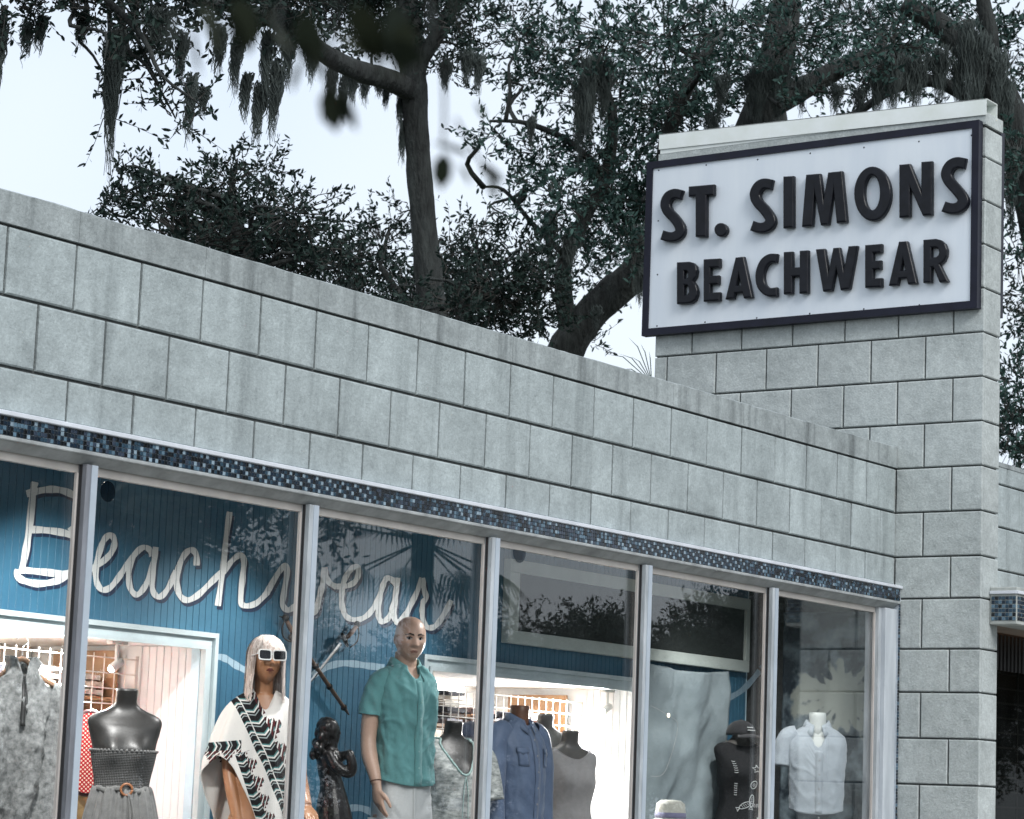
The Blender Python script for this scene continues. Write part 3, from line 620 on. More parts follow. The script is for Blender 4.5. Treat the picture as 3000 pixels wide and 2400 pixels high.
for lab, x in (('left', 1.4), ('right', 5.5)):
    t = thing('ceiling_lamp', (x, 2.05, 2.32), 'ceiling lamp lighting the %s shelves of folded clothes' % lab, 'lamp')
    MB().box((x - .5, 1.98, 2.285), (x + .5, 2.12, 2.318)).build('lamp_tube', emis('tube_glow_' + lab, (1, .93, .85), 22), t)
    pl = MB()
# ------------------------------------------------------------------ framed dark screen
scr = thing('framed_screen', (6.4, .96, 2.52), 'long dark mesh screen in a pale frame high on the blue wall', 'screen')
pfr = M('pale_frame', (.5, .56, .53), .5, .1); x0, x1, z0, z1, w_ = 5.0, 7.785, 2.524, 3.012, .075
for lo, hi in (((x0, z0), (x1, z0 + w_)), ((x0, z1 - w_), (x1, z1)), ((x0, z0 + w_ + .0005), (x0 + .1, z1 - w_ - .0005)), ((x1 - .05, z0 + w_ + .0005), (x1, z1 - w_ - .0005))):
    MB().box((lo[0], .945, lo[1]), (hi[0], .997, hi[1]), .003).build('frame_bar', pfr, scr)
MB().box((x0 + .05, .965, z0 + .03), (x1 - .03, .99, z1 - .03)).build('mesh_panel', M('dark_mesh', (.012, .018, .017), .75, .5, 90, .4, 140, stretch=(1, 1, 3)), scr)
# ------------------------------------------------------------------ crossed swords on the partition
steel = M('sword_steel', (.6, .62, .62), .25, .1, metal=1.0); dk = M('dark_iron', (.03, .028, .026), .45, .2, metal=.6); grip_m = M('grip_wood', (.16, .09, .06), .5, .3, 40); scab = M('scabbard_leather', (.12, .07, .045), .5, .4, 30)
YS = .955
def S_(f, a, b): return aty(*f(a, b), YS)
sa = thing('sword', S_(zd, 290, 325), 'cutlass with dark round guard and bare steel blade right of poncho mannequin', 'sword')
p0, p1 = S_(zd, 262, 362), S_(zd, -60, 760)
bl = MB(); d = (p1 - p0).normalized(); n = Vector((0, 1, 0)).cross(d).normalized()
for a, b in ((.013, .003),):
    bl.add([p0 + n * .012, p0 - n * .012, p0 + Vector((0, -.004, 0)), p1 + n * .007, p1 - n * .007, p1 + Vector((0, -.003, 0)), p1 + d * .04], [(0, 2, 5, 3), (2, 1, 4, 5), (0, 3, 4, 1), (3, 5, 6), (5, 4, 6), (4, 3, 6)])
bl.build('blade', steel, sa)
MB().tube([S_(zd, 300, 322), S_(zd, 345, 275), S_(zd, 385, 222)], [.011, .014, .011], 8).build('grip', grip_m, sa, smooth=True)
MB().ell(S_(zd, 390, 210), (.018, .018, .018), 10, 8).build('pommel', dk, sa, smooth=True)
gc = S_(zd, 292, 330); ax = (S_(zd, 345, 275) - gc).normalized()
MB().ell(gc, (.055, .03, .012), 18, 8, rot=Vector((0, 0, 1)).rotation_difference((ax + Vector((0, -.75, .1))).normalized()).to_matrix()).build('guard', dk, sa, smooth=True)
MB().tube(spline([S_(zd, 392, 215), S_(zd, 402, 280), S_(zd, 385, 350), S_(zd, 335, 388)], 5), .004, 6).build('knuckle_bow', dk, sa, smooth=True)
sb = thing('sword', S_(z3, 790, 300), 'sheathed cutlass hilt up beside window mullion above poncho mannequin', 'sword')
MB().tube([S_(z3, 770, 185), S_(z3, 795, 235), S_(z3, 830, 300)], [.011, .014, .011], 8).build('grip', grip_m, sb, smooth=True)
MB().ell(S_(z3, 760, 160), (.019, .019, .019), 10, 8).build('pommel', dk, sb, smooth=True)
MB().tube([S_(z3, 715, 150), S_(z3, 760, 160)], [.003, .006], 6).build('finial', dk, sb)
MB().tube(spline([S_(z3, 760, 170), S_(z3, 735, 240), S_(z3, 745, 310), S_(z3, 800, 345), S_(z3, 850, 330)], 5), .0045, 6).build('knuckle_bow', dk, sb, smooth=True)
MB().ell(S_(z3, 835, 315), (.05, .02, .03), 14, 8).build('guard', dk, sb, smooth=True)
q0, q1 = S_(z3, 850, 330), S_(zd, 325, 915)
MB().tube([q0, q0.lerp(q1, .5), q0.lerp(q1, .93), q1], [.016, .015, .013, .004], 8, flat=.6).build('scabbard', scab, sb, smooth=True)
for t_ in (.35, .62, .9): c = q0.lerp(q1, t_); MB().tube([c - (q1 - q0).normalized() * .006, c + (q1 - q0).normalized() * .006], .018, 8).build('scabbard_band', dk, sb)
# ------------------------------------------------------------------ mannequins, dress forms and clothes in the window
def sgn(v): return -1 if v < 0 else 1
class Torso:
    """surface of revolution-like body: prof rows (z, rx, ry, cy); front is -y"""
    def __init__(s, prof, ex=2.3, bumps=(), wr=0.0, seed=0, cx=None):
        s.p = sorted(prof); s.ex = ex; s.b = bumps; s.wr = wr; s.seed = seed
        s.z = [q[0] for q in s.p]
    def row(s, z):
        i = 0
        while i < len(s.z) - 2 and z > s.z[i + 1]: i += 1
        t = (z - s.z[i]) / max(1e-6, s.z[i + 1] - s.z[i]); n = len(s.p); t = min(max(t, 0), 1)
        a, b, c, d = s.p[max(i - 1, 0)], s.p[i], s.p[i + 1], s.p[min(i + 2, n - 1)]
        return [.5 * (2 * b[k] + (c[k] - a[k]) * t + (2 * a[k] - 5 * b[k] + 4 * c[k] - d[k]) * t * t + (3 * b[k] - a[k] - 3 * c[k] + d[k]) * t ** 3) for k in (1, 2, 3)]
    def f(s, th, z, off=0.0):
        rx, ry, cy = s.row(z); a, b = math.sin(th), math.cos(th); e = 2 / s.ex
        x = (rx + off) * sgn(a) * abs(a) ** e; y = cy - (ry + off) * sgn(b) * abs(b) ** e; k = 0.0
        if s.wr:
            k = s.wr * (noise.noise((math.sin(th) * 2.2 + s.seed, math.cos(th) * 2.2, z * 3.2)) + .6 * noise.noise((math.sin(th) * 6 + s.seed, math.cos(th) * 6 + z * 9, z * 2.0 + 4)) + .35 * noise.noise((x * 30, z * 26 + x * 20, s.seed)))
            rg = noise.noise((x * 8 + z * 6 + s.seed, z * 5.5, y * 8)); k += s.wr * .75 * max(0, 1 - abs(rg) * 5) ** 2; rg = noise.noise((x * 14 - z * 9 + s.seed, z * 7, y * 14 + 5)); k += s.wr * .4 * max(0, 1 - abs(rg) * 5) ** 2
        nx, ny = a, -b
        p = Vector((x + nx * k, y + ny * k, z))
        for (bx, bz, r, h) in s.b:
            if b > 0: p.y -= h * math.exp(-((x - bx) ** 2 + (z - bz) ** 2) / r ** 2)
        return p
    def mb(s, z0, z1, n=56, m=44, off=0.0, mbx=None, cap=True, t0=None, t1=None, hem=None):
        q = mbx or MB(); rings = []
        for i in range(m + 1):
            t = i / m; r = []
            for j in range(n):
                th = 2 * math.pi * j / n; zz = z0 + (z1 - z0) * t
                if hem: zz += hem(th) * (1 - t) ** 2
                r.append(s.f(th, zz, off))
            rings.append(r)
        return q.loft(rings, cap)
def remesh(mbs, voxel, name, mat, smooth=3):
    me = mbs.mesh(name, mat); bm = bmesh.new(); bm.from_mesh(me); bmesh.ops.recalc_face_normals(bm, faces=bm.faces); bm.to_mesh(me); bm.free()
    o = bpy.data.objects.new('tmp', me); COL.objects.link(o)
    r = o.modifiers.new('r', 'REMESH'); r.mode = 'VOXEL'; r.voxel_size = voxel; r.use_smooth_shade = True
    if smooth: q = o.modifiers.new('s', 'SMOOTH'); q.factor = .5; q.iterations = smooth
    dg = bpy.context.evaluated_depsgraph_get(); out = bpy.data.meshes.new_from_object(o.evaluated_get(dg)); bpy.data.objects.remove(o)
    out.name = name; out.materials.clear(); out.materials.append(mat); out.polygons.foreach_set('use_smooth', [True] * len(out.polygons)); return out
def limb(mb, pts, rad, n=16, k=6, flat=None):
    P = spline(pts, k); rs = list(np.interp(np.linspace(0, len(pts) - 1, len(P)), np.arange(len(pts)), rad)); mb.tube(P, rs, n, flat=flat)
def hand(mb, w, d, pn, side, sc=1.0, curl=.35):
    """w wrist, d towards the fingers, pn palm-facing normal, side towards the thumb"""
    w, d, pn, side = Vector(w), Vector(d).normalized(), Vector(pn).normalized(), Vector(side).normalized()
    def ring(c, a, b): return [c + side * math.cos(t * math.pi / 8) * a * sc + pn * math.sin(t * math.pi / 8) * b * sc for t in range(16)]
    mb.loft([ring(w - d * .02 * sc, .026, .021), ring(w + d * .015 * sc, .03, .019), ring(w + d * .05 * sc, .041, .017), ring(w + d * .085 * sc, .042, .014), ring(w + d * .098 * sc, .036, .009)])
    for i, (off, L, r) in enumerate(((.031, .074, .0088), (.0105, .083, .009), (-.0105, .077, .0088), (-.031, .06, .0078))):
        p = w + d * (.082 - .006 * abs(i - 1.3)) * sc + side * off * sc; a = curl * (.7 + .22 * i); pts = [p]; dd = d.copy()
        for k, f_ in enumerate((.45, .31, .24)):
            dd = (d * math.cos(a * (k + .6)) + pn * math.sin(a * (k + .6)) + side * off * .9).normalized(); p = p + dd * L * f_ * sc; pts.append(p.copy())
        limb(mb, pts, [r * sc, r * .97 * sc, r * .88 * sc, r * .7 * sc], 10, 4); mb.ell(pts[-1], (r * .7 * sc,) * 3, 10, 6)
    b = w + d * .03 * sc + side * .028 * sc; t1 = b + (d * .6 + side * .7 + pn * .25).normalized() * .034 * sc; t2 = t1 + (d * .9 + side * .25 + pn * .35).normalized() * .032 * sc; t3 = t2 + (d * .95 + pn * .35).normalized() * .024 * sc
    limb(mb, [b - side * .012 * sc, t1, t2, t3], [.014 * sc, .0115 * sc, .0098 * sc, .0075 * sc], 10, 4); mb.ell(t3, (.0075 * sc,) * 3, 10, 6)
def head(mb, c, yaw, pitch=0.0, H=.232, fem=False, ears=True, wide=1.0):
    """sculpted head; c = centre, front -y before the turn"""
    bm = bmesh.new(); bmesh.ops.create_icosphere(bm, subdivisions=5, radius=1); s = H / .235
    rot = Matrix.Rotation(yaw, 3, 'Z') @ Matrix.Rotation(pitch, 3, 'X'); jw = .37 if fem else .2
    def g(a, s_): return math.exp(-(a / s_) ** 2)
    for v in bm.verts:
        x, y, z = v.co; X, Y, Z = x * .0765 * wide, y * .0985, z * .1175
        if z < 0: t = -z; X *= 1 - jw * t ** 1.6; Y = Y * (1 - .12 * t) - .012 * t if y < 0 else Y * (1 - .45 * t ** 1.4)
        if z > .2: Y += .006 * (z - .2)
        if z > 0: X *= 1 + .25 * z * z; Y *= 1 + .2 * z * z
        if y < -.2:
            fr = min(1, (-y - .2) / .5); ax = abs(X); d = 0.0
            d -= .010 * g(ax, .03) * g(Z - .055, .04) * .4                                     # brow / forehead
            d -= .004 * g(ax - .03, .022) * g(Z - .024, .009)                                  # brow ridge
            d += .0135 * g(ax - .031, .0165) * g(Z - .004, .0125)                              # eye sockets
            d -= .0045 * g(ax - .031, .011) * g(Z - .003, .006)                                # lids
            d -= .0215 * g(X, .0105 + .004 * max(0, min(1, (.02 - Z) / .05))) * max(0, min(1, (.022 - Z) / .05)) * (1 if Z > -.034 else g(Z + .034, .007))   # nose
            d -= .007 * g(ax - .0125, .007) * g(Z + .031, .007)                                # nostrils
            d += .004 * g(X, .02) * g(Z + .047, .006)
            d -= (.0085 if fem else .0065) * g(X, .019) * g(Z + .0585, .0048)                  # upper lip
            d -= (.0095 if fem else .0075) * g(X, .0165) * g(Z + .072, .0055)                  # lower lip
            d += .0045 * g(X, .024) * g(Z + .065, .0022)
            d += .003 * g(X, .02) * g(Z + .083, .005)
            d -= .009 * g(X, .02) * g(Z + .1, .014)                                            # chin
            d -= .004 * g(ax - .046, .016) * g(Z + .02, .018)                                  # cheek bone
            d += .004 * g(ax - .04, .012) * g(Z + .055, .02)
            Y += d * fr
        v.co = Vector(c) + rot @ (Vector((X, Y, Z)) * s)
    bm.verts.index_update(); mb.add([v.co for v in bm.verts], [[q.index for q in f_.verts] for f_ in bm.faces]); bm.free()
    if ears:
        for sx in (-1, 1):
            mb.ell(Vector(c) + rot @ Vector((sx * .0755, .012, -.002)) * s, (.008 * s, .018 * s, .031 * s), 12, 10, rot=rot @ Matrix.Rotation(sx * -.35, 3, 'Z') @ Matrix.Rotation(.15, 3, 'X'))
    return rot, s
def patch(bvh, c, rot, s, pts, name, mat, parent, off=.0012):
    """thin patch hugging the face: pts in face coordinates (x, z)"""
    n = len(pts); cx = sum(p[0] for p in pts) / n; cz = sum(p[1] for p in pts) / n; vs = []; fr = rot @ Vector((0, -1, 0))
    for k in (0, .5, 1):
        for (a, b) in (pts if k else [(cx, cz)]):
            q = Vector((cx + (a - cx) * k, -.25, cz + (b - cz) * k)); o_ = Vector(c) + rot @ (q * s); h = bvh.ray_cast(o_, -fr)
            vs.append((h[0] if h[0] else o_ - fr * .15) + fr * off)
    fs = [(0, 1 + j, 1 + (j + 1) % n) for j in range(n)] + [(1 + j, 1 + n + j, 1 + n + (j + 1) % n, 1 + (j + 1) % n) for j in range(n)]
    return MB().add(vs, fs).build(name, mat, parent, True, True)
def almond(cx, cz, w, h, tilt=0, n=14): return [(cx + w * math.cos(2 * math.pi * i / n), cz + h * math.sin(2 * math.pi * i / n) * (1 - .35 * abs(math.cos(2 * math.pi * i / n))) + tilt * w * math.cos(2 * math.pi * i / n)) for i in range(n)]
def strip(S, th0, z0, z1, wd, off, n=24):
    L = []; 
    for i in range(n + 1):
        z = z0 + (z1 - z0) * i / n; L.append([S.f(th0 - wd, z, off * .3), S.f(th0 - wd, z, off), S.f(th0 + wd, z, off), S.f(th0 + wd, z, off * .3)])
    return MB().loft(L, False, closed=False)
def collar(S, zn, h, rx, ry, cy, open_=.35, drop=.03, n=36, tip=.045):
    L = []
    for i in range(n + 1):
        th = open_ + (2 * math.pi - 2 * open_) * i / n; u = abs(math.pi - th) / math.pi; a, b = math.sin(th), math.cos(th); dz = -drop * max(0, b) ** 1.5
        base = Vector((rx * a, cy - ry * b, zn + dz)); topp = Vector((rx * .93 * a, cy - ry * .93 * b + .006, zn + h + dz)); e = tip * max(0, (u - .45) / .55) ** 2
        fold = Vector(((rx + .022 + e * .3) * a, cy - (ry + .022 + e * .6) * b, zn + dz - .004 - e)); L.append([base, topp, topp + Vector((a * .004, -b * .004, .001)), fold])
    return MB().loft(L, False, closed=False)
def build_local(mb, name, mat, par, smooth=True, solid=0.0):
    o = mb.build(name, mat, par, smooth, True)
    if solid: m = o.modifiers.new('t', 'SOLIDIFY'); m.thickness = solid; m.offset = 0
    return o
def face_rz(pos, deg):
    """turn so that -y looks at the camera, then deg further to image right"""
    d = Vector((CAM.x - pos[0], CAM.y - pos[1])).normalized(); a = math.atan2(d.y, d.x) + R(deg); return a + math.pi / 2
def cloth(name, a, var=.12, sc=25, b=None, rough=.9, bump=.25): return M(name, a, rough, var, sc, bump, 220, col2=b, coord='obj', sheen=.2)
skin_m = M('mannequin_skin', (.5, .33, .25), .42, .08, 10, coord='obj'); skin_f = M('mannequin_tan_skin', (.33, .155, .075), .35, .08, 10, coord='obj')
blk = M('black_form', (.016, .015, .014), .4, .3, 8, .03, 30, coord='obj'); pedm = M('chrome_stand', (.4, .4, .4), .3, .05, metal=1.0)
browm = M('painted_brow', (.035, .02, .014), .6, .1); eyew = M('painted_eye', (.3, .28, .26), .3, .05); irism = M('painted_iris', (.012, .01, .01), .2, .05); lipm = M('painted_lip', (.3, .14, .11), .4, .05); lipd = M('dark_lip', (.12, .025, .018), .3, .05)
# ---- bald male mannequin in the green shirt
yM = .6; hd = aty(861, 1346, yM); HZ = hd.z - FLZ
man = thing('mannequin', (hd.x, yM, FLZ), 'bald male mannequin in sea green short sleeved shirt and pale trousers', 'mannequin', rz=face_rz((hd.x, yM), 34))
z0 = HZ - .118                                                  # chin height
b = MB(); hc = Vector((0, -.012, HZ)); rotm, sm = head(b, hc, R(-17), R(3), .236, wide=1.06)
limb(b, [(0, .03, z0 - .12), (0, .026, z0 - .04), (0, .02, z0 + .05)], [.07, .061, .058], 18)
TB = Torso([(z0 - .85, .15, .1, .0), (z0 - .6, .145, .1, .01), (z0 - .4, .15, .105, .01), (z0 - .2, .165, .11, .015), (z0 - .11, .165, .095, .02), (z0 - .07, .13, .075, .025), (z0 - .03, .07, .062, .028)])
TB.mb(z0 - .86, z0 - .03, 40, 30, mbx=b)
limb(b, [(-.13, .02, z0 - .11), (-.165, .03, z0 - .15), (-.187, .045, z0 - .29), (-.2, .04, z0 - .41), (-.208, .01, z0 - .5), (-.208, -.04, z0 - .59), (-.207, -.065, z0 - .645)], [.05, .052, .048, .041, .043, .034, .027], 18)
hand(b, (-.207, -.068, z0 - .65), (.03, -.22, -1), (.9, -.1, .1), (.1, -1, -.2), 1.05, .3)
limb(b, [(.14, .02, z0 - .11), (.17, .06, z0 - .16), (.17, .12, z0 - .3), (.15, .16, z0 - .42), (.1, .17, z0 - .55), (.05, .18, z0 - .62)], [.05, .05, .046, .04, .036, .028], 16)
hand(b, (.05, .18, z0 - .62), (-.3, .1, -1), (0, -1, 0), (-1, 0, 0), 1.0, .3)
for sx in (-1, 1): limb(b, [(sx * .085, 0, z0 - .8), (sx * .095, 0, z0 - 1.1), (sx * .1, .0, z0 - 1.35), (sx * .1, .01, .12), (sx * .1, .0, .07)], [.085, .075, .055, .045, .04], 14); b.ell((sx * .105, -.06, .05), (.042, .12, .04), 14, 8)
bodym = remesh(b, .0042, 'body', skin_m, 3); bo = link(bpy.data.objects.new('body', bodym), man, True)
bv = BVHTree.FromPolygons([v.co for v in bodym.vertices], [p.vertices for p in bodym.polygons])
for sx in (-1, 1):
    e = patch(bv, hc, rotm, sm, almond(sx * .031, .003, .0155, .0075, sx * .05), 'eye', eyew, bo, .0008)
    patch(bv, hc, rotm, sm, almond(sx * .031 - .002, .0035, .0075, .0072), 'iris', irism, bo, .0016)
    patch(bv, hc, rotm, sm, [(sx * .014, .0055), (sx * .023, .0125), (sx * .034, .0135), (sx * .049, .006), (sx * .036, .0088), (sx * .025, .0078)], 'eyelash', browm, bo, .002)
    patch(bv, hc, rotm, sm, [(sx * .009, .016), (sx * .011, .026), (sx * .03, .032), (sx * .052, .024), (sx * .053, .0205), (sx * .031, .0235)], 'eyebrow', browm, bo, .0012)
patch(bv, hc, rotm, sm, [(-.022, -.0645), (-.012, -.0595), (-.004, -.0565), (0, -.058), (.004, -.0565), (.012, -.0595), (.022, -.0645), (.012, -.075), (0, -.0775), (-.012, -.075)], 'lips', lipm, bo, .0008)
patch(bv, hc, rotm, sm, [(-.023, -.0648), (0, -.0635), (.023, -.0648), (0, -.0663)], 'mouth_line', browm, bo, .0014)
SG = cloth('sea_green_cotton', (.09, .25, .26), .12, 5, (.125, .32, .325))
SH = Torso([(z0 - .66, .17, .128, .0), (z0 - .5, .158, .12, .002), (z0 - .4, .156, .118, .006), (z0 - .28, .166, .126, .008), (z0 - .18, .174, .128, .012), (z0 - .11, .172, .113, .018), (z0 - .065, .148, .093, .024), (z0 - .035, .11, .082, .026), (z0 - .018, .08, .078, .026)], 2.35, wr=.013, seed=3)
rings = []
for i in range(81):
    tt = i / 80; r_ = []
    for j in range(96):
        th = 2 * math.pi * j / 96; zt = z0 - .018 - .075 * math.exp(-(math.sin(th / 2) / .13) ** 2); zb2 = z0 - .65 + .03 * abs(math.sin(th)) ** 2; r_.append(SH.f(th, zb2 + (zt - zb2) * tt))
    rings.append(r_)
q = MB(); q.loft(rings, False); sh = build_local(q, 'shirt', SG, man, True, .003)
for sx in (-1, 1):
    bk_ = .0 if sx < 0 else .05
    m = MB(); P = spline([(sx * .11, .018, z0 - .085), (sx * .15, .022 + bk_ * .3, z0 - .112), (sx * .172, .034 + bk_ * .7, z0 - .165), (sx * (.184 if sx < 0 else .165), .042 + bk_, z0 - .23), (sx * (.19 if sx < 0 else .15), .045 + bk_ * 1.5, z0 - .29)], 8); rs = np.interp(np.linspace(0, 4, len(P)), range(5), [.05, .058, .061, .062, .063])
    m.tube(P, list(rs), 36, cap=False)
    m.v = [tuple(Vector(v) + Vector((1, .6, .3)) * .012 * noise.noise((v[0] * 26 + v[2] * 12, v[1] * 26, v[2] * 10))) for v in m.v]; build_local(m, 'sleeve', SG, sh, True, .003)
build_local(collar(SH, z0 - .024, .042, .08, .078, .02, .42, .05, tip=.06), 'collar', SG, sh, True, .003)
build_local(strip(SH, 0.04, z0 - .645, z0 - .1, .085, .006), 'placket', SG, sh, True, .002)
for i in range(6): c = SH.f(.04, z0 - .13 - .085 * i, .009); build_local(MB().ell(c, (.005, .002, .005), 10, 6), 'button', M('shirt_button', (.25, .45, .43), .3, .05), sh)
PT_ = cloth('pale_chino', (.56, .58, .58), .06, 8)
TR = Torso([(z0 - .95, .155, .118, 0), (z0 - .8, .165, .12, .0), (z0 - .68, .158, .115, .005), (z0 - .52, .148, .106, .005)], 2.4, wr=.006, seed=8)
q = TR.mb(z0 - .93, z0 - .52, 48, 24)
for sx in (-1, 1): limb(q, [(sx * .09, 0, z0 - .82), (sx * .1, 0, z0 - 1.1), (sx * .105, 0, z0 - 1.4), (sx * .1, 0, .12)], [.1, .098, .085, .075], 20)
tr_ = build_local(q, 'trousers', PT_, man)
build_local(strip(TR, 0.0, z0 - .86, z0 - .6, .03, .004, 10), 'fly', PT_, tr_)
build_local(MB().tube([(-.2075, -.058, z0 - .628), (-.2075, -.06, z0 - .634)], .031, 20), 'wrist_joint', M('joint_line', (.12, .06, .04), .5, .1), bo)
build_local(MB().box((-.22, -.2, 0), (.22, .2, .012)), 'base_plate', pedm, man, False)
# ---- female mannequin in poncho, wig and sunglasses
yW = .55; hw = aty(560, 1392, yW); HW = hw.z - FLZ
wo = thing('mannequin', (hw.x, yW, FLZ), 'female mannequin with blond bob, white sunglasses and patterned poncho', 'mannequin', rz=face_rz((hw.x, yW), 10))
z0 = HW - .112; b = MB(); hc = Vector((0, -.01, HW)); rotf, sf = head(b, hc, R(4), R(-9), .222, True)
limb(b, [(0, .035, z0 - .17), (0, .028, z0 - .07), (0, .02, z0 + .05)], [.056, .046, .046], 18)
TW = Torso([(z0 - .9, .17, .11, 0), (z0 - .75, .17, .11, 0), (z0 - .55, .12, .085, 0), (z0 - .32, .135, .1, 0), (z0 - .16, .155, .08, .02), (z0 - .1, .12, .068, .028), (z0 - .05, .062, .054, .03)]); TW.mb(z0 - .9, z0 - .05, 36, 28, mbx=b)
limb(b, [(-.13, .03, z0 - .18), (-.155, .04, z0 - .24), (-.15, .02, z0 - .4), (-.135, -.02, z0 - .52), (-.1, -.075, z0 - .7)], [.042, .042, .036, .034, .024], 16)
hand(b, (-.098, -.078, z0 - .705), (.15, -.2, -1), (.7, .6, 0), (.3, -1, -.1), .98, .22)
limb(b, [(.14, .02, z0 - .18), (.18, .03, z0 - .24), (.2, .04, z0 - .42), (.215, .02, z0 - .5), (.225, -.07, z0 - .58)], [.045, .046, .037, .035, .024], 16)
hand(b, (.225, -.072, z0 - .585), (.1, -.9, -.5), (0, -.2, -1), (-1, -.2, 0), .95, .3)
for sx in (-1, 1): limb(b, [(sx * .085, 0, z0 - .85), (sx * .09, 0, z0 - 1.1), (sx * .085, 0, .12), (sx * .085, 0, .06)], [.08, .06, .04, .035], 14); b.ell((sx * .085, -.05, .045), (.035, .1, .035), 12, 8)
bm_ = remesh(b, .0042, 'body', skin_f, 3); bo = link(bpy.data.objects.new('body', bm_), wo, True); bv = BVHTree.FromPolygons([v.co for v in bm_.vertices], [p.vertices for p in bm_.polygons])
patch(bv, hc, rotf, sf, [(-.021, -.065), (-.011, -.0575), (-.004, -.0545), (0, -.0565), (.004, -.0545), (.011, -.0575), (.021, -.065), (.011, -.077), (0, -.08), (-.011, -.077)], 'lips', lipd, bo, .0008)
# wig
hair = leaf_mat('platinum_hair', (.4, .32, .28), (.8, .72, .67), .1); m = MB(); hr = random.Random(5)
m.ell(hc + Vector((0, .008, .008)), (.081, .1, .112), 32, 20); cap_v = []
m2 = MB(); cut = []
for p in m.v: cut.append(p)
# cap only above the hairline
bmh = bmesh.new(); vv = [bmh.verts.new(p) for p in m.v]
for f_ in m.f:
    c = sum((Vector(m.v[i]) for i in f_), Vector()) / 4 - hc
    if c.z > -.02 and not (c.y < -.035 and c.z < .055 and abs(c.x) < .062):
        try: bmh.faces.new([vv[i] for i in f_])
        except ValueError: pass
meh = bpy.data.meshes.new('wig'); bmh.to_mesh(meh); bmh.free(); meh.materials.append(hair); meh.polygons.foreach_set('use_smooth', [True] * len(meh.polygons)); wig = link(bpy.data.objects.new('wig', meh), wo, True)
m = MB()
for k in range(620):
    ph = hr.uniform(-math.pi, math.pi); fringe = abs(ph) < R(50); rr = hr.uniform(1.0, 1.09); pts = []; par = hr.uniform(-.015, .015)
    endz = hr.uniform(.028, .045) if fringe else -.175 + hr.uniform(-.02, .02) - .02 * math.cos(ph)
    for i in range(11):
        t = i / 10
        if fringe: z = .125 * (1 - t) + endz * t; z = .126 - (.126 - endz) * t ** 1.6
        else: z = .126 - (.126 - endz) * t ** 1.25
        rad = math.sqrt(max(0, 1 - (max(z - .01, -.02) / .118) ** 2)) if z > -.02 else 1.0
        rad = max(rad, .02) * rr; fl = 1.0 + (.10 * min(1, max(0, -z) / .15) if not fringe else 0)
        a = ph + hr.uniform(-.01, .01); pts.append(hc + Vector((math.sin(a) * .086 * rad * fl + par * (1 - t), .008 - math.cos(a) * .106 * rad * (1.0 if z > -.02 else .93), z)))
    wv = hr.uniform(.0018, .0042)
    for i in range(10):
        d = (pts[i + 1] - pts[i]); s_ = d.cross(pts[i] - hc + Vector((0, 0, .05))).normalized() * wv * (1 if i < 8 else .6); m.add([pts[i] - s_, pts[i] + s_, pts[i + 1] + s_, pts[i + 1] - s_], [(0, 1, 2, 3)])
m.build('hair_strands', hair, wig, True, True)
# sunglasses
gl = thing('sunglasses', (hw.x, yW, hw.z), 'white framed dark sunglasses on the blond mannequin', 'sunglasses', rz=wo.rotation_euler.z)
wf = M('white_acetate', (.74, .74, .72), .25, .04); dl = M('dark_lens', (.006, .006, .007), .06, .05)
Mg = Matrix.Translation(Vector((0, -.01, 0))) @ rotf.to_4x4() @ Matrix.Translation(Vector((0, -.112, .006))) @ Matrix.Rotation(math.pi / 2, 4, 'X')
def rrect(cx, w_, h_, r, n=5, tl=0): return [(cx + sx * (w_ - r) + r * math.cos(a), (h_ - r) * sy + r * math.sin(a) + tl * (cx + sx * w_)) for sx, sy, a0 in ((1, 1, 0), (-1, 1, 90), (-1, -1, 180), (1, -1, 270)) for a in [R(a0 + 90 * i / n) for i in range(n + 1)]]
for sx in (-1, 1):
    M2 = Mg @ Matrix.Rotation(sx * -.12, 4, 'Y'); fo = plate([rrect(sx * .0365, .0345, .027, .013), rrect(sx * .0365, .0285, .021, .01)], .002, .0012, 'rim', wf, gl, M2); fo.matrix_parent_inverse = Matrix()
    ln = plate([rrect(sx * .0365, .0295, .022, .01)], .0008, .0, 'lens', dl, gl, M2 @ Matrix.Translation(Vector((0, 0, -.0005)))); ln.matrix_parent_inverse = Matrix()
    MB().tube([Vector((0, -.01, 0)) + rotf @ Vector((sx * .07, -.108, .012)), Vector((0, -.01, 0)) + rotf @ Vector((sx * .085, -.06, .012)), Vector((0, -.01, 0)) + rotf @ Vector((sx * .087, .02, .008))], .003, 6).build('temple', wf, gl, False, True)
bo_ = MB().tube([Vector((0, -.01, 0)) + rotf @ Vector((-.006, -.113, .01)), Vector((0, -.01, 0)) + rotf @ Vector((.006, -.113, .01))], .003, 8).build('bridge', wf, gl, False, True)
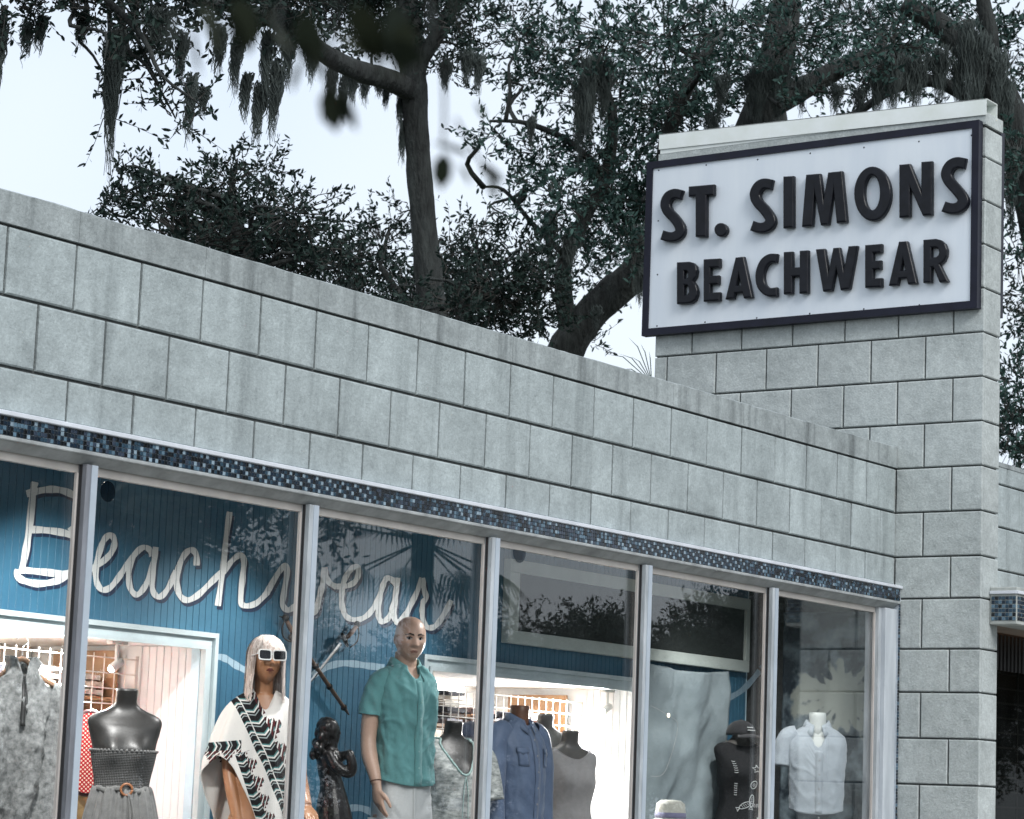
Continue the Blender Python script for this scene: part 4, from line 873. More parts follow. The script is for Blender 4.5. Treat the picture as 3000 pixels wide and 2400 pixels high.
# poncho with knitted pattern
def poncho_mat():
    m = bpy.data.materials.new('patterned_knit'); m.use_nodes = True; t = m.node_tree; N = t.nodes; L = t.links; bs = N['Principled BSDF']; bs.inputs['Roughness'].default_value = .95; bs.inputs['Specular IOR Level'].default_value = .1
    tc = N.new('ShaderNodeTexCoord'); sx = N.new('ShaderNodeSeparateXYZ'); L.new(tc.outputs['Object'], sx.inputs[0])
    def mt(op, *a):
        q = N.new('ShaderNodeMath'); q.operation = op
        for i, z in enumerate(a):
            if isinstance(z, (int, float)): q.inputs[i].default_value = z
            else: L.new(z, q.inputs[i])
        return q.outputs[0]
    X, Z = sx.outputs['X'], mt('SUBTRACT', sx.outputs['Z'], z0)
    def line(x0, zz0, x1, zz1):
        d = Vector((x1 - x0, zz1 - zz0)).normalized(); a = mt('SUBTRACT', X, x0); c = mt('SUBTRACT', Z, zz0)
        return mt('ADD', mt('MULTIPLY', a, d.y), mt('MULTIPLY', c, -d.x)), mt('ADD', mt('MULTIPLY', a, d.x), mt('MULTIPLY', c, d.y))
    def ramp(f_, stops):
        r = N.new('ShaderNodeValToRGB'); r.color_ramp.interpolation = 'CONSTANT'; e = r.color_ramp.elements
        e[0].position = 0; e[0].color = (*stops[0][1], 1); e[1].position = stops[1][0]; e[1].color = (*stops[1][1], 1)
        for p, c in stops[2:]: q = e.new(p); q.color = (*c, 1)
        L.new(f_, r.inputs['Fac']); return r.outputs['Color']
    bk, wh, mr, te, gy = (.012, .011, .012), (.62, .6, .57), (.07, .014, .016), (.07, .19, .19), (.3, .34, .34)
    def mix(f_, a, c):
        q = N.new('ShaderNodeMix'); q.data_type = 'RGBA'; L.new(f_, q.inputs['Factor'])
        for nm, z in (('A', a), ('B', c)):
            if isinstance(z, tuple): q.inputs[nm].default_value = (*z, 1)
            else: L.new(z, q.inputs[nm])
        return q.outputs['Result']
    def band(u, v, half, per, slope, mask=None):
        ch = ramp(mt('FRACT', mt('ADD', mt('MULTIPLY', v, 1 / per), mt('MULTIPLY', mt('ABSOLUTE', u), slope))), [(0, bk), (.38, te), (.5, wh), (.64, bk), (.8, gy), (.9, bk)])
        f_ = mt('LESS_THAN', mt('ABSOLUTE', u), half)
        return (mt('MULTIPLY', f_, mask) if mask is not None else f_), ch
    def steps(u, v, c0, c1, per, mask=None):
        """stepped squares along a band edge"""
        a = mt('FRACT', mt('MULTIPLY', v, 1 / per)); bl = mt('FRACT', mt('MULTIPLY', mt('SUBTRACT', u, c0), 3.0 / (c1 - c0)))
        lim = mt('SUBTRACT', c1, mt('MULTIPLY', mt('ABSOLUTE', mt('SUBTRACT', a, .5)), (c1 - c0) * 1.7)); lv = mt('ADD', c0, mt('MULTIPLY', mt('FLOOR', mt('MULTIPLY', mt('SUBTRACT', lim, c0), 4 / (c1 - c0))), (c1 - c0) / 4))
        inside = mt('MULTIPLY', mt('GREATER_THAN', u, c0), mt('LESS_THAN', u, lv)); sq = ramp(mt('FRACT', mt('ADD', mt('MULTIPLY', mt('FRACT', mt('MULTIPLY', v, 3 / per)), .5), mt('MULTIPLY', bl, .5))), [(0, mr), (.3, bk), (.42, wh), (.55, mr), (.75, te), (.88, wh)])
        return (mt('MULTIPLY', inside, mask) if mask is not None else inside), sq
    col = wh
    u1, v1 = line(-.1, .0 - .055, .125, -.52); vm = mt('GREATER_THAN', v1, -.03)
    f1, c1 = steps(u1, v1, -.085, .0, .12, vm); u1n = mt('MULTIPLY', u1, -1.0)
    fa, ca = steps(u1n, v1, .028, .125, .13, vm); fb, cb = steps(u1, v1, .02, .1, .13, vm)
    # which side is outward does not matter much: fringe squares on the lower left side
    col = mix(fa, col, ca); fC, cC = band(u1, v1, .032, .06, 9.0, vm); col = mix(fC, col, cC)
    u1b = mt('ADD', u1, -.053); fD, cD = band(u1b, v1, .016, .05, -10.0, vm); col = mix(fD, col, cD)
    # second front band mirrored over the other shoulder
    u2, v2 = line(.1, -.055, -.02, -.45); m2_ = mt('MULTIPLY', mt('GREATER_THAN', X, .035), mt('GREATER_THAN', mt('MULTIPLY', u1, 1.0), .02)); f2, c2 = band(u2, v2, .05, .07, 8.0, m2_); col = mix(f2, col, c2)
    # hem bands on the hanging side
    u3, v3 = line(-.115, -.36, .02, -.72); m3 = mt('GREATER_THAN', v3, -.02); f3, c3 = band(u3, v3, .022, .055, 9.0, m3); f4, c4 = steps(mt('MULTIPLY', u3, -1.0), v3, .02, .08, .09, m3); col = mix(f4, col, c4); col = mix(f3, col, c3)
    m5 = mt('LESS_THAN', X, -.115); u5 = mt('ADD', mt('ADD', Z, .285), mt('MULTIPLY', X, -.12)); f5, c5 = band(u5, X, .022, .05, 9.0, m5); col = mix(f5, col, c5)
    u6 = mt('MULTIPLY', mt('ADD', u5, .022), -1.0); f6, c6 = steps(u6, X, .0, .075, .07, m5); col = mix(f6, col, c6)
    L.new(col, bs.inputs['Base Color'])
    n = N.new('ShaderNodeTexNoise'); n.inputs['Scale'].default_value = 240; L.new(tc.outputs['Object'], n.inputs['Vector']); bp = N.new('ShaderNodeBump'); bp.inputs['Strength'].default_value = .4; bp.inputs['Distance'].default_value = .004; L.new(n.outputs['Fac'], bp.inputs['Height']); L.new(bp.outputs['Normal'], bs.inputs['Normal'])
    return m
L_ = []; nA, nR = 96, 60
for i in range(nR + 1):
    t = i / nR; r = []
    for j in range(nA):
        th = 2 * math.pi * j / nA; sd_ = abs(math.sin(th)); fr_ = max(0, math.cos(th))
        ztop = z0 - .012 - .11 * fr_ ** 3 - .02 * (1 - fr_); zh = z0 - .9 + .54 * abs(math.sin(th - .42)) ** 1.25 + .02 * math.sin(5 * th)
        z = ztop + (zh - ztop) * t; dr = ztop - z
        sh_ = 1 - math.exp(-dr / .055); rx = .06 + .115 * sh_ + (.1 if math.sin(th) < 0 else .03) * min(1, dr / .34) * sd_ ** 2; ry = .062 + .062 * sh_ + .08 * dr
        fold = (.012 * math.sin(7 * th + 1.5 * math.sin(dr * 6)) + .009 * math.sin(13 * th + 2)) * min(1, dr / .2)
        r.append(Vector(((rx + fold) * math.sin(th), .022 - (ry + fold) * math.cos(th), z - .03 * sd_ * dr)))
    L_.append(r)
m = MB(); m.loft(L_, False); po = build_local(m, 'poncho', poncho_mat(), wo, True, .005)
build_local(MB().box((-.2, -.18, 0), (.2, .18, .012)), 'base_plate', pedm, wo, False)
LS_ = M('dark_leggings', (.015, .015, .018), .8, .2); q = MB()
for sx in (-1, 1): limb(q, [(sx * .085, 0, z0 - .78), (sx * .092, 0, z0 - 1.1), (sx * .087, 0, .12)], [.096, .07, .048], 18)
build_local(q, 'leggings', LS_, wo)
# ------------------------------------------------------------------ dress forms
def form_base(t, h):
    build_local(MB().tube([(0, 0, .01), (0, 0, h)], .014, 10), 'stand_pole', pedm, t); build_local(MB().tube([(0, 0, 0), (0, 0, .014)], .15, 24), 'stand_base', pedm, t)
def fem_bust(t, z, mat, capm=None):
    """z = height of the neck cap; shoulders cut, front -y"""
    S = Torso([(z - .78, .155, .1, 0), (z - .62, .16, .105, 0), (z - .5, .125, .088, .0), (z - .44, .118, .084, 0), (z - .34, .135, .098, 0), (z - .25, .15, .1, .004), (z - .18, .168, .088, .012), (z - .145, .172, .072, .018), (z - .12, .15, .058, .02), (z - .095, .09, .05, .022), (z - .07, .055, .048, .02), (z - .03, .05, .05, .012), (z, .05, .052, .006)], 2.2, bumps=((-.07, z - .29, .062, .045), (.07, z - .29, .062, .045)))
    o = build_local(S.mb(z - .78, z, 60, 70), 'torso', mat, t); build_local(MB().loft([[Vector((.046 * math.cos(a * .3142), .006 + .048 * math.sin(a * .3142), z + hh)) for a in range(20)] for hh in (-.002, .004)]), 'neck_cap', capm or mat, t); form_base(t, z - .75); return S
def place(u, v, y, deg, label, nm='dress_form', cat='dress form'):
    p = aty(u, v, y); t = thing(nm, (p.x, y, FLZ), label, cat, rz=face_rz((p.x, y), deg)); return t, p.z - FLZ
# strapless grey dress
t, z = place(268, 1452, .72, 6, 'glossy black bust form wearing a grey strapless smocked dress')
S = fem_bust(t, z, blk, M('neck_cap_grey', (.08, .075, .07), .5, .2))
def smock():
    m = bpy.data.materials.new('smocked_jersey'); m.use_nodes = True; tt = m.node_tree; N = tt.nodes; L = tt.links; b = N['Principled BSDF']; b.inputs['Roughness'].default_value = .9
    tc = N.new('ShaderNodeTexCoord'); sp = N.new('ShaderNodeSeparateXYZ'); L.new(tc.outputs['Object'], sp.inputs[0])
    def mt(op, *a):
        q = N.new('ShaderNodeMath'); q.operation = op
        for i, zz in enumerate(a):
            if isinstance(zz, (int, float)): q.inputs[i].default_value = zz
            else: L.new(zz, q.inputs[i])
        return q.outputs[0]
    h = mt('MULTIPLY', mt('SINE', mt('ADD', mt('MULTIPLY', sp.outputs['X'], 420), mt('MULTIPLY', sp.outputs['Z'], 420))), mt('SINE', mt('SUBTRACT', mt('MULTIPLY', sp.outputs['X'], 420), mt('MULTIPLY', sp.outputs['Z'], 420))))
    r = N.new('ShaderNodeValToRGB'); r.color_ramp.elements[0].color = (.05, .05, .05, 1); r.color_ramp.elements[1].color = (.22, .22, .215, 1); L.new(mt('ADD', mt('MULTIPLY', h, .5), .5), r.inputs['Fac']); L.new(r.outputs['Color'], b.inputs['Base Color'])
    bp = N.new('ShaderNodeBump'); bp.inputs['Distance'].default_value = .006; L.new(h, bp.inputs['Height']); L.new(bp.outputs['Normal'], b.inputs['Normal']); return m
gj = cloth('grey_jersey', (.12, .12, .118), .25, 30, (.19, .19, .185))
dr = build_local(S.mb(z - .46, z - .285, 72, 20, .008, cap=False, hem=None), 'smocked_bodice', smock(), t, True, .004)
m = MB()
for j in range(48):
    th = 2 * math.pi * j / 48; m.ell(S.f(th, z - .284, .011), (.007, .007, .007), 6, 4)
build_local(m, 'ruffle_edge', gj, dr)
rings = []
for i in range(34):
    tt = i / 33; zz = z - .45 - .75 * tt; row = []
    for j in range(120):
        th = 2 * math.pi * j / 120; rx = .128 + .14 * tt ** .8; ry = .095 + .12 * tt ** .8; fo = (.006 + .01 * tt) * math.sin(26 * th + 2.2 * math.sin(3 * th)) + .007 * math.sin(9 * th + tt)
        row.append(Vector(((rx + fo) * math.sin(th), -(ry + fo) * math.cos(th), zz)))
    rings.append(row)
m = MB(); m.loft(rings, False); build_local(m, 'skirt', gj, t, True, .003)
m = MB(); m.loft([[Vector((.134 * math.sin(a * math.pi / 30), -.1 * math.cos(a * math.pi / 30), zz + .006 * math.sin(a * .9))) for a in range(60)] for zz in (z - .475, z - .465, z - .45)], False); bl_ = build_local(m, 'belt', gj, t, True, .006)
c = Vector((.012, -.112, z - .462)); MB().tube([c + Vector((.026 * math.cos(a), 0, .026 * math.sin(a))) for a in [i * math.pi / 10 for i in range(21)]], .006, 8).build('belt_ring', M('wood_ring', (.3, .12, .05), .4, .2, 30), t, True, True)
for dx in (.02, .035): limb_ = MB(); limb(limb_, [c + Vector((dx * .4, -.004, -.02)), c + Vector((dx, -.03, -.12)), c + Vector((dx * 1.3, -.06, -.3))], [.008, .01, .009], 8, flat=.4); build_local(limb_, 'belt_tail', gj, t)
# tie neck patterned blouse
t, z = place(957, 1520, .85, 24, 'black bust form in grey white patterned blouse with tied neckline')
S = fem_bust(t, z, blk, M('neck_cap_grey', (.08, .075, .07), .5, .2))
pm = M('ikat_print', (.1, .12, .12), .9, .2, 16, .2, 150, coord='obj', col2=(.66, .68, .66), stretch=(1.2, 1.2, 2.6))
G = Torso([(z - .75, .2, .15, 0), (z - .55, .185, .15, -.01), (z - .4, .175, .16, -.012), (z - .28, .18, .16, -.012), (z - .2, .185, .12, .004), (z - .14, .178, .08, .018), (z - .115, .15, .066, .02), (z - .095, .1, .058, .022)], 2.25, wr=.008, seed=5)
m = MB(); rings = []
nn = 72; rows = 40
for i in range(rows + 1):
    tt = i / rows; r = []
    for j in range(nn):
        th = 2 * math.pi * j / nn; fv = math.exp(-(math.sin(th / 2) / .22) ** 2); zt = z - .095 - .2 * fv; r.append(G.f(th, z - .75 + (zt - z + .75) * tt))
    rings.append(r)
m.loft(rings, False); bl_ = build_local(m, 'blouse', pm, t, True, .003)
e_ = [Vector(p) + Vector((0, -.003, .001)) for p in rings[-1]]; m = MB(); m.tube(e_ + [e_[0]], .007, 8, cap=False); build_local(m, 'neck_band', M('braid_trim', (.3, .42, .4), .8, .3, 90, coord='obj'), bl_)
for dx in (-.012, .012): m = MB(); p = G.f(0, z - .3, .004); limb(m, [p, p + Vector((dx, -.01, -.08)), p + Vector((dx * 1.5, -.012, -.26))], [.003, .003, .0025], 6); build_local(m, 'tie_cord', MATS['braid_trim'], bl_)
for sx in (-1, 1): m = MB(); limb(m, [(sx * .15, .018, z - .15), (sx * .2, .02, z - .2), (sx * .23, .02, z - .32), (sx * .24, .01, z - .42)], [.055, .068, .075, .08], 20); build_local(m, 'sleeve', pm, bl_)
# navy cap beside it
def cap_hat(label, p, rz, mat, brim=True, group=None, print_=None):
    t = thing('cap', p, label, 'cap', rz=rz); rings = []
    for i in range(11):
        a = math.pi / 2 * i / 10; rings.append([Vector(((.088 * math.cos(a) + .001) * math.sin(j * math.pi / 16), -(.1 * math.cos(a) + .001) * math.cos(j * math.pi / 16) + .01, .095 * math.sin(a) ** .9)) for j in range(32)])
    m = MB(); m.loft(rings, False); build_local(m, 'crown', mat, t, True, .003)
    L = []
    for i in range(13):
        th = R(-62 + 124 * i / 12); L.append([Vector(((.088 + e) * math.sin(th) * (1 - .15 * e / .07), -(.1 + e * 1.05) * math.cos(th) + .01, .006 - e * .28 - .012 * (math.sin(th)) ** 2)) for e in (0, .025, .05, .072)])
    m = MB(); m.loft(L, False, closed=False); build_local(m, 'peak', mat, t, True, .004); build_local(MB().ell((0, .01, .097), (.009, .009, .005), 10, 6), 'top_button', mat, t)
    if print_:
        for k in range(2): build_local(MB().box((-.045 + .01 * k, -.096 + .012 * k, .028 + .018 * k), (.02 - .01 * k, -.088 + .012 * k, .034 + .018 * k)), 'cap_print', print_, t, False)
    return t
navc = cloth('navy_cap_cotton', (.018, .03, .065), .4, 20)
p = aty(988, 1555, 1.02); cap_hat('navy cap behind the shoulder of tied blouse form', p, face_rz(p, -30), navc)
# ---- shirts on forms: long sleeved blue shirt
def shirt_form(label, u, v, y, deg, mat, neckm, w=1.0, sleeve='long', length=.78, chest=1.0, extra=None, opened=.3, wr=.007, sleeves=(-1, 1)):
    t, z = place(u, v, y, deg, label)
    S = Torso([(z - length, .185 * w, .135 * chest, 0), (z - .6, .18 * w, .13 * chest, 0), (z - .42, .182 * w, .13 * chest, 0), (z - .3, .195 * w, .128 * chest, .004), (z - .2, .2 * w, .112, .012), (z - .145, .185 * w, .088, .02), (z - .11, .14 * w, .076, .022), (z - .08, .08, .07, .02)], 2.3, wr=wr, seed=u * .01)
    build_local(MB().loft([[Vector(((.055 - k) * math.cos(a * .3142), .012 + (.058 - k) * math.sin(a * .3142), z + hh)) for a in range(20)] for k, hh in ((-.012, -.16), (0, -.09), (0, -.03), (.001, .0), (.006, .004))]), 'neck', neckm, t)
    build_local(S.mb(z - length * .93, z - .1, 40, 20, -.012), 'torso', neckm, t, True); form_base(t, z - .7)
    n, rows = 80, 56; rings = []
    for i in range(rows + 1):
        tt = i / rows; r = []
        for j in range(n):
            th = 2 * math.pi * j / n; fv = math.exp(-(math.sin(th / 2) / .12) ** 2) * opened; zt = z - .08 - fv; zb2 = z - length + .03 * abs(math.sin(th)) ** 2
            r.append(S.f(th, zb2 + (zt - zb2) * tt))
        rings.append(r)
    m = MB(); m.loft(rings, False); sh = build_local(m, 'shirt', mat, t, True, .003)
    build_local(collar(S, z - .085, .042, .074, .07, .018, .2 + opened, .04), 'collar', mat, sh, True, .003)
    build_local(strip(S, .03, z - length + .01, z - .1 - opened, .085, .006), 'placket', mat, sh, True, .002)
    for i in range(6): build_local(MB().ell(S.f(.03, z - .16 - opened - .09 * i, .008), (.0055, .003, .0055), 10, 6), 'button', M('pearl_button', (.35, .35, .35), .3, .05), sh)
    for sx in sleeves:
        path = [(sx * .13 * w, .016, z - .135), (sx * .19 * w, .018, z - .165), (sx * .222 * w, .022, z - .24), (sx * .235 * w, .02, z - .34)]; rad = [.055, .068, .072, .078]
        if sleeve == 'long': path += [(sx * .24 * w, .0, z - .55), (sx * .235 * w, -.03, z - .72)]; rad += [.062, .05]
        P = spline(path, 6); rs = list(np.interp(np.linspace(0, len(path) - 1, len(P)), range(len(path)), rad)); m = MB(); m.tube(P, rs, 28, cap=False)
        m.v = [tuple(Vector(v_) + Vector((1, .7, .2)) * .007 * noise.noise((v_[0] * 20, v_[1] * 20, v_[2] * 13))) for v_ in m.v]; build_local(m, 'sleeve', mat, sh, True, .003)
    return t, z, S, sh
bluem = cloth('slate_blue_shirting', (.075, .115, .2), .15, 12, (.11, .16, .26), .55)
t, z, S, sh = shirt_form('slate blue long sleeved shirt on wooden necked form in right niche', 1098, 1487, .78, 48, bluem, M('dark_wood_neck', (.12, .045, .02), .4, .3, 20), .86, 'long', .85, opened=.03)
for th in (-.5, .55):
    m = MB(); L = [[S.f(th + d * .22, z - .24 - .1 * i / 6, .006) for d in (-1, -.5, 0, .5, 1)] for i in range(7)]; m.loft(L, False, closed=False); pk = build_local(m, 'chest_pocket', bluem, sh, True, .002)
    m = MB(); L = [[S.f(th + d * .24, z - .235 - .03 * i / 3 - (.012 if abs(d) < .3 and i == 3 else 0), .01) for d in (-1, -.5, 0, .5, 1)] for i in range(4)]; m.loft(L, False, closed=False); build_local(m, 'pocket_flap', bluem, pk, True, .002)
# pale tank and grey tank on forms
def tank(label, u, v, y, deg, mat, formm, capm, length=.72, scoop=.07):
    t, z = place(u, v, y, deg, label); S = fem_bust(t, z, formm, capm); n, rows = 72, 44; rings = []
    W = Torso([(zz, rx + (.012 if zz < z - .3 else .004), ry + (.012 if zz < z - .3 else .004), cy) for zz, rx, ry, cy in S.p], 2.2, bumps=S.b, wr=.004, seed=u * .1)
    for i in range(rows + 1):
        tt = i / rows; r = []
        for j in range(n):
            th = 2 * math.pi * j / n; zt = z - .1 - scoop * math.exp(-(math.sin(th / 2) / .3) ** 2) - .02 * abs(math.sin(th)) ** 6; r.append(W.f(th, z - length + (zt - z + length) * tt, .003 + .012 * (1 - tt) ** 2 * math.sin(5 * th + 1)))
        rings.append(r)
    m = MB(); m.loft(rings, False); o = build_local(m, 'tank_top', mat, t, True, .003); m = MB(); e_ = rings[-1]; m.tube(list(e_) + [e_[0]], .004, 6, cap=False); build_local(m, 'neck_binding', mat, o)
    return t, z, W, o
greyf = M('grey_form', (.09, .085, .08), .35, .15, 8, coord='obj')
tank('grey tank dress on dark bust form in white right niche', 1203, 1540, 1.02, 30, cloth('grey_rib_jersey', (.3, .29, .29), .1, 30), greyf, M('neck_cap_pale', (.35, .34, .33), .5, .1), .76)
tank('white sleeveless blouse behind the slate blue shirt', 1150, 1505, 1.2, 20, cloth('white_viscose', (.62, .66, .64), .08, 18), greyf, greyf, .6, .14)
# printed dark tank in the fifth window
def print_mat():
    m = bpy.data.materials.new('printed_black_jersey'); m.use_nodes = True; tt = m.node_tree; N = tt.nodes; L = tt.links; b = N['Principled BSDF']; b.inputs['Roughness'].default_value = .9; b.inputs['Specular IOR Level'].default_value = .2
    b.inputs['Base Color'].default_value = (.02, .021, .023, 1); return m
t, z, W, o = tank('black tank top with white fish and shell prints on form', 1562, 1530, .72, 26, print_mat(), greyf, blk, .78, .03)
prm = M('white_fabric_print', (.55, .58, .58), .9, .1)
def onW(th, zz, du, dv, off=.008): return W.f(th + du / .14, zz + dv, off)
def print_loop(pts, r=.0028): m = MB(); m.tube(pts, r, 5, cap=True); build_local(m, 'print_motif', prm, o)
for th, dz, kind in ((.25, .27, 'star'), (.22, .37, 'ring'), (-.1, .5, 'fish'), (.2, .47, 'fish2'), (-.55, .36, 'arcs'), (-.15, .6, 'arcs_h'), (.45, .5, 'arcs_h'), (-.6, .22, 'arcs'), (.5, .3, 'ring'), (.4, .6, 'star')):
    zz = z - dz
    if kind == 'star': print_loop([onW(th, zz, (.026 if k % 2 == 0 else .012) * math.sin(k * math.pi / 5), (.026 if k % 2 == 0 else .012) * math.cos(k * math.pi / 5)) for k in range(11)])
    elif kind == 'ring':
        print_loop([onW(th, zz, .02 * math.cos(k * math.pi / 8), .024 * math.sin(k * math.pi / 8)) for k in range(17)], .0035); print_loop([onW(th, zz, .007 * math.cos(k * math.pi / 6), .008 * math.sin(k * math.pi / 6)) for k in range(13)])
    elif kind.startswith('fish'):
        a0 = .5 if kind == 'fish' else 1.4
        def fr(u_, v_): return (u_ * math.cos(a0) - v_ * math.sin(a0), u_ * math.sin(a0) + v_ * math.cos(a0))
        print_loop([onW(th, zz, *fr(.038 * math.cos(k * math.pi / 10), .016 * math.sin(k * math.pi / 10))) for k in range(21)]); print_loop([onW(th, zz, *fr(-.036, 0)), onW(th, zz, *fr(-.058, .014)), onW(th, zz, *fr(-.054, 0)), onW(th, zz, *fr(-.058, -.014)), onW(th, zz, *fr(-.036, 0))])
        for k in range(4): print_loop([onW(th, zz, *fr(-.02 + .012 * k, .011 - .002 * k)), onW(th, zz, *fr(-.016 + .012 * k, -.011 + .002 * k))], .0018)
    else:
        for k in range(6):
            du, dv = (0, -.014 * k) if kind == 'arcs' else (.014 * k - .03, 0)
            A = [onW(th, zz, du + (.012 * math.cos(q * .5 + 3.6) if kind == 'arcs' else .006 * math.cos(q * .6 - 1.2)), dv + (.007 * math.sin(q * .5 + 3.6) if kind == 'arcs' else .012 * math.sin(q * .6 - 1.2))) for q in range(5)]; print_loop(A, .0022)
p = aty(1562, 1552, .72); cap_hat('black cap resting on top of the printed tank form', p + Vector((0, 0, .012)), face_rz(p, 48), cloth('black_cap_twill', (.018, .019, .022), .3, 20), print_=prm)
# pale short sleeved shirt on white torso, last window
pale = cloth('pale_blue_poplin', (.36, .41, .46), .06, 14, (.44, .5, .55))
shirt_form('pale grey short sleeved shirt on headless white torso in last window', 1722, 1502, .27, 4, pale, M('white_torso', (.62, .66, .64), .4, .06, 6), .95, 'short', .64, .95, opened=.14, sleeves=(-1,))
# ------------------------------------------------------------------ grey pullover on a hanger
def heather(): return M('grey_heather_fleece', (.075, .08, .08), .95, .3, 40, .3, 160, coord='obj', col2=(.3, .31, .31))
p = aty(45, 1412, 1.15); pu = thing('pullover', (p.x, 1.15, p.z - .0), 'grey heather half zip pullover hanging on wooden hanger before wire grid', 'pullover', rz=face_rz((p.x, 1.15), 14))
S = Torso([(-.8, .19, .085, 0), (-.5, .185, .09, 0), (-.25, .185, .09, 0), (-.15, .185, .075, 0), (-.1, .16, .06, .0), (-.04, .1, .055, 0), (-.015, .075, .06, 0), (.05, .068, .058, 0), (.075, .068, .058, 0)], 2.3, wr=.02, seed=2)
rings = []
for i in range(61):
    tt = i / 60; r = []
    for j in range(84):
        th = 2 * math.pi * j / 84; zt = .065 - .09 * math.exp(-(math.sin(th / 2) / .16) ** 2); zz = -.8 + (zt + .8) * tt; q = S.f(th, zz); k = .034 * math.sin(7 * th + 1 + 1.5 * math.sin(zz * 5)) * min(1, max(0, (-.1 - zz) / .2)); q.x += k * math.sin(th); q.y -= 1.3 * k * math.cos(th); r.append(q)
    rings.append(r)
m = MB(); m.loft(rings, False); sh = build_local(m, 'body', heather(), pu, True, .006)
for sx in (-1, 1):
    path = [(sx * .13, 0, -.1), (sx * .18, 0, -.14), (sx * .215, .0, -.3), (sx * .225, -.01, -.55), (sx * .225, -.01, -.76)]; P = spline(path, 6); rs = list(np.interp(np.linspace(0, 4, len(P)), range(5), [.05, .07, .07, .06, .048])); m = MB(); m.tube(P, rs, 26, cap=False)
    m.v = [tuple(Vector(v_) + Vector((1, .8, .2)) * .012 * noise.noise((v_[0] * 16, v_[1] * 16, v_[2] * 9))) for v_ in m.v]; build_local(m, 'sleeve', heather(), sh, True, .005)
zp = M('dark_zip', (.02, .02, .02), .5, .2)
build_local(strip(S, 0.0, -.26, -.02, .035, .006, 14), 'zip', zp, sh, True, .002); build_local(MB().tube([S.f(.02, -.04, .012), S.f(.06, -.12, .014), S.f(.05, -.2, .012)], .003, 6), 'zip_cord', zp, sh)
hg = MB(); limb(hg, [(-.2, .0, -.075), (-.1, 0, -.03), (0, 0, .055), (.1, 0, -.03), (.2, 0, -.075)], [.01, .012, .013, .012, .01], 10); h_ = build_local(hg, 'hanger', M('hanger_wood', (.35, .2, .12), .4, .2, 15), pu)
build_local(MB().tube(spline([(0, 0, .06), (0, 0, .11), (.03, .02, .135), (.02, .06, .165), (-.02, .05, .15)], 5), .0025, 6), 'hook', pedm, h_)
# ------------------------------------------------------------------ red dotted board and tan towel behind the grey dress
def dots():
    m = bpy.data.materials.new('red_dotted_gloss'); m.use_nodes = True; tt = m.node_tree; N = tt.nodes; L = tt.links; b = N['Principled BSDF']; b.inputs['Roughness'].default_value = .25
    tc = N.new('ShaderNodeTexCoord'); mp = N.new('ShaderNodeMapping'); mp.inputs['Rotation'].default_value = (0, .78, 0); mp.inputs['Scale'].default_value = (1, 0, 1); L.new(tc.outputs['Object'], mp.inputs[0]); v = N.new('ShaderNodeTexVoronoi'); v.inputs['Scale'].default_value = 70; v.inputs['Randomness'].default_value = 0; L.new(mp.outputs[0], v.inputs['Vector'])
    r = N.new('ShaderNodeValToRGB'); r.color_ramp.interpolation = 'CONSTANT'; r.color_ramp.elements[0].color = (.75, .6, .5, 1); r.color_ramp.elements[1].color = (.42, .012, .02, 1); r.color_ramp.elements[1].position = .3; L.new(v.outputs['Distance'], r.inputs['Fac']); L.new(r.outputs['Color'], b.inputs['Base Color']); return m
p = aty(186, 1590, 1.08); t = thing('beach_board', (p.x, 1.08, p.z - .2), 'glossy red board with pale dots behind the grey dress form', 'board', rz=face_rz((p.x, 1.08), -5))
prof = [(.11 * math.sin(a), .2 * math.cos(a) * (1 if math.cos(a) > 0 else .9) + .2) for a in [i * math.pi / 18 for i in range(36)]]
o = MB().prism([Vector((a, -.02, b_)) for a, b_ in prof], (0, .04, 0)).build('deck', dots(), t, False, True); o = MB().tube([Vector((a * 1.02, 0, .2 + (b_ - .2) * 1.02)) for a, b_ in prof] + [Vector((prof[0][0], 0, prof[0][1] * 1.0))], .014, 8, cap=False).build('rail', M('dark_red_rail', (.06, .01, .012), .3, .1), t, True, True)
def sheet_cloth(name, label, u0, v0, u1, v1, y, mat, folds=5, amp=.02, cat='cloth', nx=60, nz=50, sag=.0, lean=0.0, xplane=False):
    F = atx if xplane else aty; a = F(u0, v0, y); b = F(u1, v0, y); c = F(u0, v1, y); L = []
    if xplane: a, b, c = [Vector((-q.y, q.x, q.z)) for q in (a, b, c)]
    t = thing(name, (y, -(a.x + b.x) / 2, c.z) if xplane else ((a.x + b.x) / 2, y, c.z), label, cat)
    for i in range(nz + 1):
        r = []
        for j in range(nx + 1):
            s, q = j / nx, i / nz; x = a.x + (b.x - a.x) * s; z = a.z + (c.z - a.z) * q - sag * 4 * s * (1 - s) * (1 - q)
            yy = y + amp * math.sin(s * folds * 6.28 + 1.2 * math.sin(q * 3)) * (.35 + .3 * q) + amp * 1.2 * noise.noise((s * 4, q * 3, u0)) + amp * .4 * noise.noise((s * 9 + q * 5, q * 7, u0 + 3)) + lean * q; r.append(Vector((x + .01 * noise.noise((s * 3, q * 9, 4)), yy, z)))
        L.append([Vector((q.y, -q.x, q.z)) for q in r] if xplane else r)
    m = MB(); m.loft(L, False, closed=False); o = m.build('drape', mat, t, True); md = o.modifiers.new('t', 'SOLIDIFY'); md.thickness = .003; return t
sheet_cloth('towel', 'tan towel with dark curved print below the red board', 160, 1610, 240, 1740, 1.12, M('tan_towel', (.28, .18, .08), .95, .3, 9, .3, 120, col2=(.36, .25, .12)), 2, .012)
